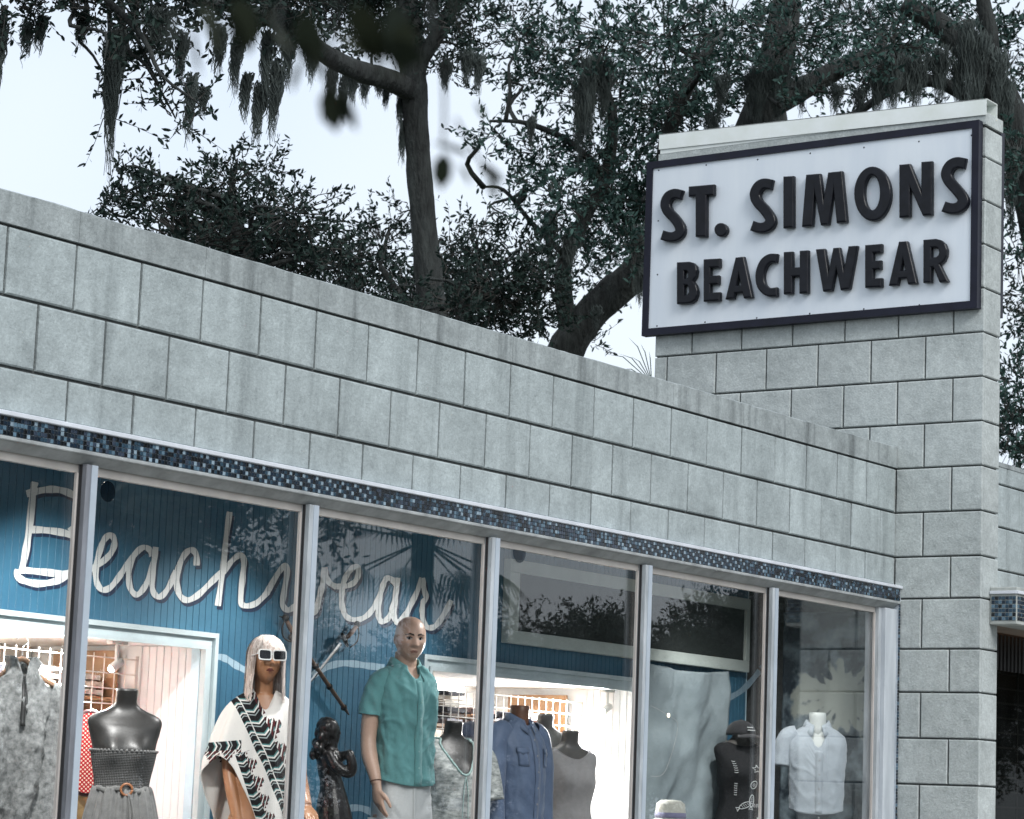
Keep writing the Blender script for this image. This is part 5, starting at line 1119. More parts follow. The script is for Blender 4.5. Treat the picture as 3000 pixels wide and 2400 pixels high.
# ------------------------------------------------------------------ fifth and sixth window cloths, hat, lights
sheet_cloth('hanging_cloth', 'pale grey cloth hung beneath the dark screen in fifth window', 1355, 1392, 1532, 1760, .9, M('pale_canvas', (.2, .25, .27), .95, .15, 4, .2, 120, col2=(.3, .36, .38)), 2.6, .045, sag=.03)
def tapestry():
    m = bpy.data.materials.new('printed_tapestry'); m.use_nodes = True; tt = m.node_tree; N = tt.nodes; L = tt.links; b = N['Principled BSDF']; b.inputs['Roughness'].default_value = .95; g = N.new('ShaderNodeNewGeometry')
    def mt(op, *a):
        q = N.new('ShaderNodeMath'); q.operation = op
        for i, zz in enumerate(a):
            if isinstance(zz, (int, float)): q.inputs[i].default_value = zz
            else: L.new(zz, q.inputs[i])
        return q.outputs[0]
    sp = N.new('ShaderNodeSeparateXYZ'); L.new(g.outputs['Position'], sp.inputs[0]); c = atx(1772, 1470, 7.965)
    dx = mt('SUBTRACT', sp.outputs['Y'], c.y); dz = mt('SUBTRACT', sp.outputs['Z'], c.z); an = mt('ARCTAN2', dz, dx); rr = mt('SQRT', mt('ADD', mt('MULTIPLY', mt('MULTIPLY', dx, dx), .35), mt('MULTIPLY', dz, dz)))
    nz_ = N.new('ShaderNodeTexNoise'); nz_.inputs['Scale'].default_value = 7; nz_.inputs['Detail'].default_value = 7; L.new(g.outputs['Position'], nz_.inputs['Vector'])
    rad = mt('ADD', mt('ADD', .2, mt('MULTIPLY', mt('SINE', mt('MULTIPLY', an, 17)), .04)), mt('MULTIPLY', mt('SUBTRACT', nz_.outputs['Fac'], .5), .5))
    f_ = N.new('ShaderNodeMapRange'); L.new(mt('SUBTRACT', rad, rr), f_.inputs['Value']); f_.inputs['From Min'].default_value = -.02; f_.inputs['From Max'].default_value = .03
    r = N.new('ShaderNodeValToRGB'); r.color_ramp.elements[0].position = .42; r.color_ramp.elements[1].position = .7; r.color_ramp.elements[0].color = (.03, .045, .06, 1); r.color_ramp.elements[1].color = (.3, .38, .42, 1); L.new(nz_.outputs['Fac'], r.inputs['Fac'])
    mx_ = N.new('ShaderNodeMix'); mx_.data_type = 'RGBA'; L.new(f_.outputs[0], mx_.inputs['Factor']); L.new(r.outputs['Color'], mx_.inputs['A']); mx_.inputs['B'].default_value = (.42, .45, .4, 1); L.new(mx_.outputs['Result'], b.inputs['Base Color']); return m
sheet_cloth('tapestry', 'dark tapestry with pale spiky sunburst print behind the pale shirt', 1650, 1290, 1850, 1760, 7.965, tapestry(), 3, .018, xplane=True)
p = aty(1412, 1700, .6); t = thing('sun_hat', (p.x, .6, p.z - .1), 'pale wide brimmed hat with mauve band at the foot of fifth window', 'hat', rz=face_rz((p.x, .6), 10))
rings = [[Vector((rx * math.sin(j * math.pi / 20), -ry * math.cos(j * math.pi / 20), zz + .01 * math.sin(j * .6) * (rx > .1))) for j in range(40)] for rx, ry, zz in ((.17, .18, .0), (.12, .13, .02), (.092, .104, .03), (.09, .102, .07), (.085, .096, .12), (.06, .07, .14), (.01, .012, .143))]
m = MB(); m.loft(rings, False); build_local(m, 'hat_body', cloth('pale_straw', (.5, .5, .44), .15, 60), t, True, .004); m = MB(); m.loft([[Vector((.0935 * math.sin(j * math.pi / 20), -.106 * math.cos(j * math.pi / 20), zz)) for j in range(40)] for zz in (.035, .068)], False); build_local(m, 'hat_band', cloth('mauve_band', (.2, .2, .32), .1, 20), t, True, .003)
form_h = MB().tube([(0, 0, -(p.z - .1 - FLZ)), (0, 0, .09)], .03, 12); build_local(form_h, 'hat_stand', pedm, t)
wl = thing('string_lights', aty(1430, 1390, .5), 'thin wire of tiny lights strung across the fifth window', 'string lights'); pts = spline([aty(*z5(1130, 1050), .5), aty(*z5(1235, 1110), .48), aty(*z5(1290, 1180), .5), aty(*z5(1215, 1440), .5), aty(*z5(1130, 1470), .5)], 6)
MB().tube(pts, .0012, 5).build('wire', M('pale_wire', (.5, .5, .48), .4, .1), wl); MB().ell(aty(*z5(1235, 1108), .48), (.008, .008, .012), 10, 8).build('bulb', emis('fairy_bulb', (1, .85, .6), 6), wl, True)
# ------------------------------------------------------------------ dark carved figure between the mannequins
bz = M('dark_bronze', (.007, .006, .006), .3, .3, 12, .5, 18, coord='obj', spec=.35)
def zq(a, b_): u, v = zd(a, b_); return u, v
p = aty(*zd(160, 1300), .7); fz = p.z; t = thing('statue', (p.x, .7, FLZ), 'dark bronze figure of a woman in profile between the two mannequins', 'statue', rz=face_rz((p.x, .7), 0))
kk = 1 / (2.6545 * K * 440)
def LP_(a, b_, y=0.0): return Vector(((a - 160) * kk, y, fz - FLZ - (b_ - 1300) * kk))
b = MB(); b.ell(LP_(182, 1015), (58 * kk, .055, 92 * kk), 20, 14)
for k_ in range(26):
    a_ = k_ * 2.4; b.ell(LP_(135 - 60 * (k_ / 26) + 45 * math.cos(a_), 965 + 250 * (k_ / 26) ** 1.1 + 22 * math.sin(a_ * 1.7), .055 * math.sin(a_)), (34 * kk, .028, 44 * kk), 12, 8)
b.ell(LP_(140, 985, .0), (80 * kk, .06, 78 * kk), 20, 14); b.ell(LP_(105, 1080, .01), (58 * kk, .05, 100 * kk), 20, 14); b.ell(LP_(82, 1190, .02), (42 * kk, .04, 90 * kk), 16, 12)
for a, b_, r in ((246, 1038, 13), (238, 1022, 13), (242, 1066, 10), (238, 1084, 10), (228, 1105, 17), (228, 998, 20)): b.ell(LP_(a, b_), (r * kk, .016, r * kk), 12, 8)
limb(b, [LP_(185, 1080), LP_(190, 1150), LP_(180, 1190)], [.03, .028, .035], 14)
limb(b, [LP_(170, 1180), LP_(175, 1260), LP_(180, 1340), LP_(190, 1420), LP_(205, 1500), LP_(215, 1600), LP_(230, 1750), LP_(240, 1950)], [.055, .085, .08, .07, .08, .1, .12, .13], 20, flat=.8)
b.ell(LP_(240, 1300, -.03), (50 * kk, .04, 50 * kk), 14, 10)
limb(b, [LP_(170, 1220, -.06), LP_(240, 1320, -.09), LP_(340, 1360, -.09), LP_(360, 1300, -.1), LP_(335, 1215, -.1)], [.032, .03, .03, .026, .024], 12); limb(b, [LP_(175, 1210, .05), LP_(250, 1230, .0), LP_(330, 1210, -.06)], [.03, .026, .022], 12)
b.ell(LP_(335, 1205, -.08), (40 * kk, .035, 32 * kk), 12, 8); b.tube([(LP_(0, 0)).xy.to_3d() * 0 + Vector((.03, 0, 0)), Vector((.03, 0, .3)), LP_(235, 1950)], [.2, .18, .13], 20)
link(bpy.data.objects.new('figure', remesh(b, .005, 'figure', bz, 2)), t, True)
# ------------------------------------------------------------------ trees
NR = np.random.default_rng(11)
LEAF = leaf_mat('oak_leaf', (.006, .014, .013), (.028, .05, .041), .1)
LEAF2 = leaf_mat('oak_leaf_light', (.006, .019, .018), (.065, .125, .107), .12)
BARK = M('oak_bark', (.008, .009, .009), .95, .5, 9, 1.0, 26, stretch=(1, 1, .25), col2=(.045, .052, .05))
for n_ in BARK.node_tree.nodes:
    if n_.bl_idname == 'ShaderNodeBump': n_.inputs['Distance'].default_value = .06
TWIG = M('twig_bark', (.035, .033, .03), .9, .3)
MOSS = M('spanish_moss', (.016, .023, .022), .95, .4, 4, col2=(.085, .105, .1))
def np_mesh(name, V, nper, mat):
    n = len(V) // nper; me = bpy.data.meshes.new(name); me.vertices.add(len(V)); me.vertices.foreach_set('co', V.astype(np.float32).ravel())
    me.loops.add(len(V)); me.loops.foreach_set('vertex_index', np.arange(len(V), dtype=np.int32))
    me.polygons.add(n); me.polygons.foreach_set('loop_start', np.arange(0, len(V), nper, dtype=np.int32)); me.polygons.foreach_set('loop_total', np.full(n, nper, dtype=np.int32))
    me.materials.append(mat); me.update(calc_edges=True); me.validate(); return me
def nrm(a): return a / np.maximum(np.linalg.norm(a, axis=-1, keepdims=True), 1e-9)
def leaf_verts(P, D, size, wr=.36):
    n = len(P); Q = NR.normal(size=(n, 3)); S = nrm(np.cross(D, Q)); U = nrm(np.cross(S, D)); s = size[:, None]
    T = [(0, 0, 0), (.28, wr * .8, .05), (.66, wr * .85, .06), (1.0, 0, 0), (.66, -wr * .85, .06), (.28, -wr * .8, .05)]
    out = np.empty((n, 6, 3))
    for i, (a, b, c) in enumerate(T): out[:, i] = P + D * s * a + S * s * b * .5 * 1.1 + U * s * c
    return out.reshape(-1, 3)
def spray(blobs, dens, lsize, per=13, slen=.42, vert=.15):
    """sprays of leaves spread through ellipsoid blobs: (centre, radii3, density) -> leaf vertices, twig list"""
    LP, LD, LS, tw = [], [], [], []
    for c, r, dm in blobs:
        c = np.array(c); r = np.array(r); ns = max(3, int(dens * dm * (r[0] * r[2] * 3.14)))
        for _ in range(ns):
            q = nrm(NR.normal(size=3)) * NR.random() ** .45; b = c + q * r
            d = nrm(q * .9 + NR.normal(size=3) * .55 + np.array([0, 0, vert])); L = slen * NR.uniform(.6, 1.25); bend = NR.normal(size=3) * .12
            t = np.linspace(.12, 1, per) + NR.normal(size=per) * .02
            pp = b + d * (t * L)[:, None] + bend * (t ** 2 * L)[:, None]
            dd = nrm(d * .55 + NR.normal(size=(per, 3)) * .62 + np.array([0, 0, .08])); LP.append(pp); LD.append(dd); LS.append(lsize * NR.uniform(.65, 1.25, per))
            tw.append((c + q * r * .55, b, b + d * L * .5 + bend * L * .25, b + d * L + bend * L))
    return leaf_verts(np.concatenate(LP), np.concatenate(LD), np.concatenate(LS)), tw
def twig_mesh(tw, name, r=.0045):
    V = []
    ang = np.array([0, 2.1, 4.2])
    for pts in tw:
        for i in range(3):
            a, b = np.array(pts[i]), np.array(pts[i + 1]); d = nrm(b - a); s = nrm(np.cross(d, [.3, .2, .9])); u = np.cross(d, s); r0 = r * (1.5 - .45 * i); r1 = r * (1.05 - .45 * i)
            A = [a + (s * np.cos(t) + u * np.sin(t)) * r0 for t in ang]; B = [b + (s * np.cos(t) + u * np.sin(t)) * r1 for t in ang]
            for k in range(3): V += [A[k], A[(k + 1) % 3], B[(k + 1) % 3], B[k]]
    return np_mesh(name, np.array(V), 4, TWIG)
def rough_tube(mb, path, rad, n=14, k=5, amp=.12, seed=0):
    path = [Vector(p) for p in path]; rad = list(rad)
    if (path[1] - path[0]).length > 2.5 * (path[2] - path[1]).length:
        a, b_ = path[0], path[1]; path = [a] + [a.lerp(b_, t) for t in (.4, .7, .88)] + path[1:]; rad = [rad[0]] + [rad[0] + (rad[1] - rad[0]) * t for t in (.4, .7, .88)] + rad[1:]
    P = spline(path, k); m = len(P); rr = [rad[0] + (rad[-1] - rad[0]) * 0 for _ in P]
    rs = np.interp(np.linspace(0, len(path) - 1, m), np.arange(len(path)), rad)
    b0 = len(mb.v); mb.tube(P, list(rs), n)
    for i in range(m):
        for j in range(n):
            v = Vector(mb.v[b0 + i * n + j]); c = P[i]; q = v - c; mb.v[b0 + i * n + j] = tuple(c + q * (1 + amp * noise.noise((j * 1.1 + seed, i * .35, seed)) + amp * .6 * noise.noise((j * 3.1, i * .9, seed + 5))))
def limb_to(mb, a, b, r0, r1, sag=.15, n=7):
    a = Vector(a); b = Vector(b); L = (b - a).length; k = [a]
    for t in (.25, .5, .75): k.append(a.lerp(b, t) + Vector(NR.normal(size=3) * L * .07) + Vector((0, 0, L * .1 * math.sin(t * 3.14) * sag * 4)))
    k.append(b); mb.tube(spline(k, 3), list(np.linspace(r0, r1, 13)), n)
def moss_mesh(clumps, name, dens=1.0):
    """clumps: (top point, length, width); strands of thin ribbon"""
    V = []
    for top, L, wd in clumps:
        top = np.array(top); n = int((45 + 520 * wd * L) * dens)
        for _ in range(n):
            q = NR.normal(size=2) * .42; x = top + np.array([RX.x, RX.y, 0]) * q[0] * wd * .6 + np.array([RZ.x, RZ.y, 0]) * q[1] * wd * .5
            fall = math.exp(-(q @ q) * 1.3); z0 = NR.uniform(0, .35) * L; l = 1.12 * L * (.25 + .75 * fall) * NR.uniform(.55, 1.05) - z0 * .6; l = max(l, .08)
            seg = 5; ph = NR.uniform(0, 6.3); amp = .012 + .02 * NR.random(); wv = .003 + .0045 * NR.random(); side = np.array([RX.x, RX.y, 0]) * math.cos(ph * .35) + np.array([RZ.x, RZ.y, 0]) * .5
            taper = 1 - .75 * np.linspace(0, 1, seg + 1)
            pts = []
            for i in range(seg + 1):
                t = i / seg; cen = top + (x - top) * (1 - .55 * t)
                pts.append(cen + np.array([amp * math.sin(ph + t * 5), amp * math.cos(ph * 2 + t * 6), -z0 - l * t]))
            for i in range(seg):
                V += [pts[i] - side * wv * taper[i], pts[i] + side * wv * taper[i], pts[i + 1] + side * wv * taper[i + 1], pts[i + 1] - side * wv * taper[i + 1]]
    return np_mesh(name, np.array(V), 4, MOSS)
def PB(lst, dist, jit=1.5, depth=1.0):
    """pixel-measured clumps -> blobs in metres at the tree's own distance"""
    out = []
    for q in lst:
        u, v, ru, rv = q[:4]; dm = q[4] if len(q) > 4 else 1.0
        t = dist + NR.uniform(-jit, jit); s = K * t / FPX
        rr = (ru * s, max(ru, rv) * s * depth, rv * s)
        # radii are along image right, view, up
        out.append((atd(u, v, t), rr, dm))
    return out
def orient(blobs):   # ellipsoids with world axes: use the mean horizontal radius
    return [(tuple(c), ((r[0] + r[1]) / 2, (r[0] + r[1]) / 2, r[2]), d) for c, r, d in blobs]
def make_tree(name, label, trunks, blobs, dens, lsize, base, moss=(), mat=None, roots=None, mdens=1.0, group=None, per=13, slen=.42, tr=.0045):
    t = thing(name, base, label, 'tree', group); mb = MB()
    for i, (path, rad) in enumerate(trunks): rough_tube(mb, path, rad, 16 if rad[0] > .1 else 8, 5, .14, i * 7.3)
    skel = [Vector(p) for path, _ in trunks for p in spline(path, 4)]
    for c, r, dm in blobs:
        c = Vector(c); a = min(skel, key=lambda p: (p - c).length + .6 * max(0, p.z - c.z)); L = (a - c).length
        if L > .1: limb_to(mb, a, c, min(.05, .012 + .014 * L), .006)
    mb.build('trunk', BARK, t, smooth=True)
    V, tw = spray(blobs, dens, lsize, per, slen)
    link(bpy.data.objects.new('crown', np_mesh('crown', V, 6, mat or LEAF)), t)['kind'] = 'stuff'
    link(bpy.data.objects.new('twigs', twig_mesh(tw, 'twigs', tr)), t)['kind'] = 'stuff'
    if moss: link(bpy.data.objects.new('hanging_moss', moss_mesh(moss, 'hanging_moss', mdens)), t)['kind'] = 'stuff'
    return t
def px(u, v, t): return atd(u, v, t)
def pr_(wpx, t): return wpx * K * t / FPX / 2
def gnd(p): return Vector((p.x, p.y, -.2))
def mo(lst, t): return [(px(u, v0, t), (v1 - v0) * K * t / FPX, w_ * K * t / FPX) for u, v0, v1, w_ in lst]
# 1. low spreading tree left, behind the parapet
b1 = orient(PB([(330,430,100,55,1.3),(480,385,70,55),(500,480,150,80,1.5),(620,450,80,55),(400,510,150,70,1.3),(640,545,110,60,1.3),(265,410,55,25,1.3),(215,432,35,18,1.4),(560,365,45,35),(500,335,30,25),(690,520,50,40),(440,420,60,40),(560,540,150,70,1.3),(720,560,60,50),(250,360,20,14,1.6),(300,372,30,16,1.3)], 21, 1.2))
g1 = gnd(px(540, 760, 21))
make_tree('oak_tree', 'low bushy oak with dark leaves above the left half of the parapet', [([g1, px(545, 700, 21), px(520, 600, 21), px(500, 500, 21), px(490, 430, 21)], [.2, .16, .12, .08, .04])], b1, 230, .056, g1, slen=.24)
# 2. tall oak with the bare leaning trunk in the middle and the mossy limbs top left
T2 = 26
tr2 = [([gnd(px(925, 800, T2)), px(922, 740, T2), px(906, 620, T2), px(893, 480, T2), px(880, 330, T2), px(874, 230, T2), px(870, 150, T2), px(862, 60, T2), px(850, -60, T2), px(840, -200, T2)], [.2, .16, .142, .13, .124, .128, .138, .12, .1, .08]),
       ([px(872, 195, T2), px(820, 168, T2 - .4), px(750, 148, T2 - .9), px(690, 118, T2 - 1.5), px(640, 78, T2 - 2.2), px(590, 20, T2 - 3), px(500, -50, T2 - 4)], [.11, .11, .1, .09, .085, .075, .06]),
       ([px(640, 78, T2 - 2.2), px(540, 30, T2 - 4), px(430, 0, T2 - 5.5), px(300, -20, T2 - 7), px(120, -30, T2 - 8)], [.07, .06, .05, .045, .03]),
       ([px(868, 150, T2), px(910, 90, T2), px(945, 30, T2), px(980, -60, T2)], [.1, .085, .075, .06])]
b2 = orient(PB([(20,5,60,35,2.6),(110,0,60,28,2.6),(200,15,60,35,2.6),(290,40,60,50,2.0),(320,140,50,40,.8),(340,205,45,35,.7),(370,250,50,25,1.0),(262,120,40,50,1.0),(240,195,32,40,1.0),(225,245,25,18,1.0),(220,125,30,12,1.2),(340,20,60,40,2.6),(450,0,80,40,2.8),(560,0,80,40,2.8),(650,5,70,40,2.6),(415,215,25,45,.7)], T2 - 8, .8)
           + PB([(730,15,70,45,2.2),(800,40,60,60,2.4),(900,40,70,60,2.2),(960,60,50,50,1.5),(850,-40,120,60,2),(985,110,45,40,1.0),(690,-20,80,40,2),(940,150,30,40,.8),(770,80,50,30,1.2),(1010,20,50,40,1)], T2, .8))
m2 = mo([(4,30,190,26),(60,40,118,22),(88,30,105,14),(248,50,335,34),(240,60,230,40),(175,20,95,24),(405,150,285,16),(430,180,240,16),(385,60,180,22),(465,50,155,24),(500,70,200,18),(520,150,250,16),(548,170,300,26),(583,120,282,26),(610,60,180,26),(565,60,200,28),(600,20,110,60),(530,20,90,60),(330,10,110,70)], T2 - 8) \
   + mo([(700,130,238,22),(725,150,250,16),(770,150,215,26),(800,160,205,14),(660,80,170,40),(845,190,270,10),(940,120,190,30),(985,100,175,40),(1010,110,195,26),(850,250,340,8),(815,170,225,14),(745,150,215,16)], T2)
make_tree('oak_tree', 'tall mossy oak with bare trunk rising behind the middle of parapet', tr2, b2, 170, .06, gnd(px(925, 800, T2)), m2, slen=.28, mdens=3.4)
# 3. shrubby growth round the middle trunk
b3 = orient(PB([(800,520,65,75,1.0),(765,590,80,55,1.2),(980,570,80,80,1.2),(930,625,110,55,1.6),(1060,610,110,70,1.7),(1130,660,80,45,1.7),(1010,490,50,40,.9),(720,630,90,40,1.4),(830,640,100,40,1.7),(1000,660,140,45,1.8),(850,450,30,30,.8),(960,510,45,45,.9),(1090,540,60,50,1.2),(1150,590,60,50,1.2)], 28.5, 1.0))
g3 = gnd(px(960, 820, 28.5))
make_tree('oak_tree', 'dense young oak around the foot of the bare trunk', [([g3, px(960, 720, 28.5), px(990, 640, 28.5), px(1010, 560, 28.5)], [.14, .1, .07, .04]), ([px(960, 720, 28.5), px(860, 640, 28.5), px(800, 560, 28.5)], [.07, .05, .03])], b3, 150, .068, g3, slen=.3)
b3b = orient(PB([(960,640,50,35,1.6),(1010,600,40,40,1.2),(885,655,40,22,1.4),(930,590,22,30,.8),(840,600,30,40,1.0)], 24.5, .5))
g3b = gnd(px(985, 800, 24.5))
make_tree('oak_tree', 'small leafy oak sapling in front of the bare trunk', [([g3b, px(975, 720, 24.5), px(965, 650, 24.5), px(990, 610, 24.5)], [.06, .05, .03, .015])], b3b, 150, .06, g3b, slen=.26)
# 4. big leaning oak behind the sign
T4 = 30
tr4 = [([gnd(px(1130, 900, T4)), px(1165, 800, T4), px(1205, 715, T4), px(1250, 655, T4), px(1310, 600, T4), px(1370, 550, T4), px(1450, 470, T4), px(1530, 360, T4), px(1600, 240, T4), px(1640, 120, T4), px(1660, 0, T4)], [.28, .22, .2, .195, .195, .195, .2, .2, .2, .18, .15]),
       ([px(1200, 715, T4), px(1185, 600, T4), px(1192, 540, T4), px(1230, 460, T4), px(1275, 370, T4), px(1290, 250, T4), px(1260, 150, T4)], [.11, .1, .09, .08, .07, .06, .04]),
       ([px(1275, 370, T4), px(1200, 300, T4), px(1110, 260, T4), px(1030, 255, T4)], [.05, .04, .03, .015]),
       ([px(1192, 540, T4), px(1120, 470, T4), px(1060, 400, T4), px(1010, 395, T4)], [.04, .03, .022, .01]),
       ([px(1600, 240, T4), px(1720, 170, T4), px(1830, 120, T4), px(1950, 100, T4)], [.15, .12, .1, .08]),
       ([px(1450, 470, T4), px(1400, 330, T4), px(1440, 200, T4), px(1500, 90, T4)], [.12, .1, .08, .05])]
L4 = [(1080,60,80,60),(1170,110,100,80),(1280,70,110,80),(1400,80,120,90),(1530,60,130,80),(1660,70,130,80),(1800,60,130,80),(1930,70,120,80),
 (1100,170,60,45),(1230,210,90,60),(1350,200,90,65),(1480,180,100,55),(1620,150,90,50),(1760,150,90,50),(1890,150,80,50),
 (1050,290,60,30),(1010,300,30,15,1.2),(1150,330,75,55,1.2),(1250,340,90,70,1.3),(1340,330,70,80,1.3),(1180,420,85,60,1.3),(1290,450,90,80,1.5),(1355,430,50,90,1.5),(1120,390,50,35),
 (1230,520,70,55,1.2),(1330,520,50,50,1.2),(1300,620,30,28,.8),(1240,720,30,30,.8),(1160,530,50,40,.9),(1080,460,35,25,.7),(1400,230,90,60,1.5),(1450,250,60,30,1.2),(1560,240,60,20),(1680,215,50,20),(1790,200,50,15)]
m4 = mo([(1245,110,290,60),(1275,120,260,50),(1225,180,330,40),(1500,230,320,40),(1160,440,560,40),(1200,480,600,40),(1345,470,610,30),(1640,120,250,90),(1600,140,260,60),(1580,150,240,40),(1690,160,240,30),(1255,640,690,20),(1520,150,250,40),(1350,560,640,30),(1120,240,310,16)], T4 - .6)
make_tree('oak_tree', 'large leaning oak whose trunk disappears behind the sign', tr4, orient(PB(L4, T4, 2.0)), 105, .078, gnd(px(1130, 900, T4)), m4, mat=LEAF2, mdens=2.2, slen=.32)
# 5. grey mossy oak at the top right, behind the pylon
T5 = 27
tr5 = [([gnd(px(2260, 1000, T5)), px(2240, 700, T5), px(2180, 420, T5), px(2130, 260, T5), px(2080, 160, T5), px(1990, 60, T5), px(1900, 10, T5)], [.3, .26, .22, .2, .16, .12, .08]),
       ([px(2130, 260, T5), px(2090, 235, T5), px(2030, 200, T5), px(1960, 170, T5), px(1880, 190, T5), px(1800, 240, T5), px(1760, 245, T5)], [.1, .09, .08, .07, .05, .04, .03]),
       ([px(2080, 160, T5), px(2085, 80, T5), px(2070, 0, T5), px(2060, -80, T5)], [.1, .09, .08, .06])]
L5 = [(2080,60,80,60),(2000,90,70,50),(1960,30,80,40),(2120,150,60,60),(2140,330,40,70,1.3),(2130,430,40,60,1.3),(2145,540,40,60,1.2),(2140,690,30,30,.8),(2140,800,40,70,1.4),(2135,900,45,80,1.6),(2150,950,40,60,1.6),(1880,100,70,40),(1820,150,60,40),(2060,200,50,40)]
m5 = mo([(1880,110,235,90),(1930,110,230,80),(1850,130,240,60),(1980,90,220,60),(2040,40,220,50),(2060,60,250,50),(2100,100,240,50),(2020,120,230,40),(2120,160,330,40),(2130,300,470,40),(1760,170,240,40),(1810,180,245,40)], T5 - .5)
make_tree('oak_tree', 'grey mossy oak leaning in behind the top right of pylon', tr5, orient(PB(L5, T5, 1.2)), 110, .072, gnd(px(2260, 1000, T5)), m5, mat=LEAF2, mdens=2.4, slen=.3)
# 6. deeper wood behind, closing most gaps behind the sign
b6 = orient(PB([(1180,140,160,80),(1400,120,200,120),(1620,60,180,70),(1850,60,180,80),(2060,120,140,120),(1330,420,90,130),(1250,560,80,60),(2150,620,50,160),(2150,900,60,160)], 40, 3))
g6 = gnd(px(1650, 900, 40))
make_tree('oak_tree', 'dim background oak seen through gaps behind the sign', [([g6, px(1650, 500, 40), px(1620, 200, 40), px(1640, 0, 40)], [.35, .3, .22, .1])], b6, 24, .1, g6)
# palm fronds peeping over the parapet left of the pylon
pf = thing('palm', gnd(px(1372, 805, 22)), 'thin palm fronds peeping over the parapet left of pylon', 'palm'); FR = M('palm_frond', (.03, .06, .04), .5, .3)
m = MB(); c0 = px(1372, 805, 22)
for k in range(11):
    a = R(95 + k * 9); d = Vector((RX.x, RX.y, 0)) * math.cos(a) + Vector((0, 0, 1)) * math.sin(a); L = .34 + .1 * (k % 3); s = Vector((RZ.x, RZ.y, 0)).cross(d).normalized() * .004
    p1, p2 = c0 + d * L * .6, c0 + d * L - Vector((0, 0, L * .22)); m.add([c0 - s, c0 + s, p1 + s, p1 - s, p2], [(0, 1, 2, 3), (3, 2, 4)])
m.build('frond', FR, pf); MB().tube([gnd(c0), c0], [.06, .04], 8).build('trunk', BARK, pf)
# out-of-focus sprig of the street tree, close to the lens
fg = thing('oak_branch', px(800, -300, 1.5), 'blurred leafy branch close to the lens along the top edge', 'branch')
P_, D_, S_l = [], [], []
def fgl(u, v, t, a, s):
    t *= .5; s *= .5; P_.append(px(u, v, t)); d = RX * math.cos(R(a)) - RY * math.sin(R(a)) + RZ * .25; d.normalize(); D_.append(d); S_l.append(s)
for u, v, t, a, s in ((910,300,3.0,-20,.05),(935,320,3.0,-95,.045),(965,345,3.0,-60,.03),(1010,340,3.1,-40,.04),(1035,370,3.1,-80,.03),(1000,215,3.1,-60,.025),
    (690,180,2.7,-80,.05),(720,190,2.7,-70,.045),(640,120,2.7,-110,.04),(630,80,2.6,-60,.06),(700,60,2.6,-30,.06),(760,60,2.6,-60,.06),(800,90,2.6,-20,.05),(640,20,2.6,-80,.06),(740,0,2.6,-60,.07),(820,0,2.6,-80,.07),(860,40,2.6,-100,.06),(560,10,2.6,-60,.06),(500,-10,2.6,-80,.06),(420,0,2.6,-70,.06),(380,20,2.6,-110,.05),(410,40,2.6,-85,.06),(470,10,2.6,-60,.05),(900,-20,2.7,-90,.06),(950,-20,2.7,-70,.05),(600,-20,2.6,-100,.06)): fgl(u, v, t, a, s)
V = leaf_verts(np.array([tuple(p) for p in P_]), np.array([tuple(d) for d in D_]), np.array(S_l), .55)
link(bpy.data.objects.new('leaves', np_mesh('leaves', V, 6, leaf_mat('street_leaf', (.01, .016, .01), (.03, .036, .02), .15))), fg)
mb = MB(); mb.tube(spline([px(300, -120, 1.30), px(500, -60, 1.30), px(720, -40, 1.30), px(900, -60, 1.35), px(1200, -200, 1.45)], 5), .0025, 6); mb.tube(spline([px(900, -60, 1.35), px(930, 120, 1.45), px(935, 250, 1.50), px(930, 310, 1.50)], 5), .001, 5); mb.tube(spline([px(960, 250, 1.50), px(1000, 320, 1.52), px(1030, 365, 1.55)], 4), .0009, 5)
mb.tube(spline([px(720, -40, 1.30), px(700, 80, 1.32), px(700, 190, 1.35)], 4), .0012, 5); mb.build('twig', TWIG, fg)
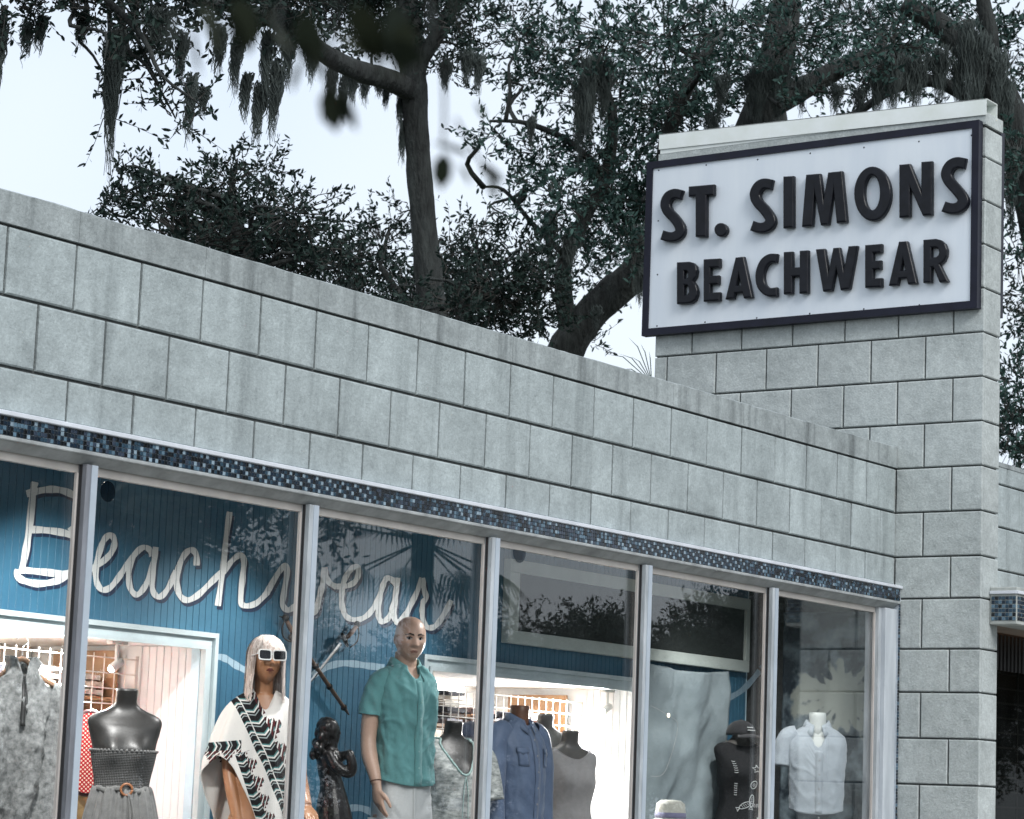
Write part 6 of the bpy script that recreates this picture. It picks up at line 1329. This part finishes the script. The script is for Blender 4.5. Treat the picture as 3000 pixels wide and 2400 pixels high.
# ------------------------------------------------------------------ trees and palms over the road, mirrored in the panes
def street_oak(h, seed):
    bl = []; q = np.random.default_rng(seed)
    for _ in range(20): bl.append(((q.normal() * 1.5, q.normal() * 1.2, h * q.uniform(.1, .95)), (q.uniform(.8, 1.3),) * 3, 1.0))
    return bl
V, tw = spray(street_oak(7.5, 3), 70, .13, 14, .7); so_crown = np_mesh('crown', V, 6, LEAF)
mb = MB(); rough_tube(mb, [Vector((0, 0, -.2)), Vector((.1, 0, 1.6)), Vector((-.1, .1, 3.2)), Vector((.2, 0, 5))], [.28, .22, .18, .1]); so_trunk = mb.mesh('trunk', BARK, True)
for i, (x, y, s, rz) in enumerate(((13.5, -17, 1.0, 0), (16.8, -18, 1.15, 1.2), (19.2, -17.5, .68, 2.4), (34, -17, .74, 5), (29.5, -17.5, .66, 4.1), (38, -18, .8, .7), (44, -17, .9, 2.0), (25.5, -24, .75, 3), (11, -21, 1.1, 2), (15.5, -22, 1.2, 4), (20, -22.5, 1.0, 1), (27.5, -23, .7, .4), (40, -22, .8, 2.2), (44, -22, .9, 3.3), (48, -20, 1.2, 1.3), (27.5, -19, .55, .9), (24, -19, .55, 2.2))):
    t = thing('street_oak', (x, y, -.16), 'dark oak across the road, seen only mirrored in the panes', 'tree', 'oaks across the road', rz); t.scale = (s, s, s)
    for nm, me in (('crown', so_crown), ('trunk', so_trunk)): link(bpy.data.objects.new(nm, me), t, True)
def palm_mesh():
    m = MB()
    for k in range(26):
        a = k * 2.4; el = R(-35 + (k * 37 % 110)); d = Vector((math.cos(a) * math.cos(el), math.sin(a) * math.cos(el), math.sin(el))); L = 1.0; tip = d * L
        s = d.cross(Vector((0, 0, 1))).normalized()
        for j in range(-9, 10):
            dd = (d * math.cos(j * .13) + s * math.sin(j * .13)).normalized(); e = tip + dd * (.85 - .035 * abs(j)) - Vector((0, 0, .12 + .02 * abs(j))); ss = d.cross(dd) if abs(j) > 0 else s
            w_ = (dd.cross(Vector((0, 0, 1)))).normalized() * .022; mid = tip + dd * .45
            m.add([tip, mid + w_, e, mid - w_], [(0, 1, 2, 3)])
        m.tube([(0, 0, -.1), tip], .014, 4)
    return m.mesh('fronds', FR)
PM = palm_mesh(); mb = MB(); mb.tube([(0, 0, -5.6), (.1, 0, -3), (0, 0, 0)], [.17, .14, .16], 10); PT = mb.mesh('trunk', BARK)
for (x, y, z, lab) in ((21.3, -13.9, 5.25, 'fan palm across the road, mirrored in the third pane'), (16.4, -14.2, 5.0, 'fan palm across the road, mirrored in the second pane')):
    t = thing('fan_palm', (x, y, z), lab, 'palm'); link(bpy.data.objects.new('fronds', PM), t, True); link(bpy.data.objects.new('trunk', PT), t, True)
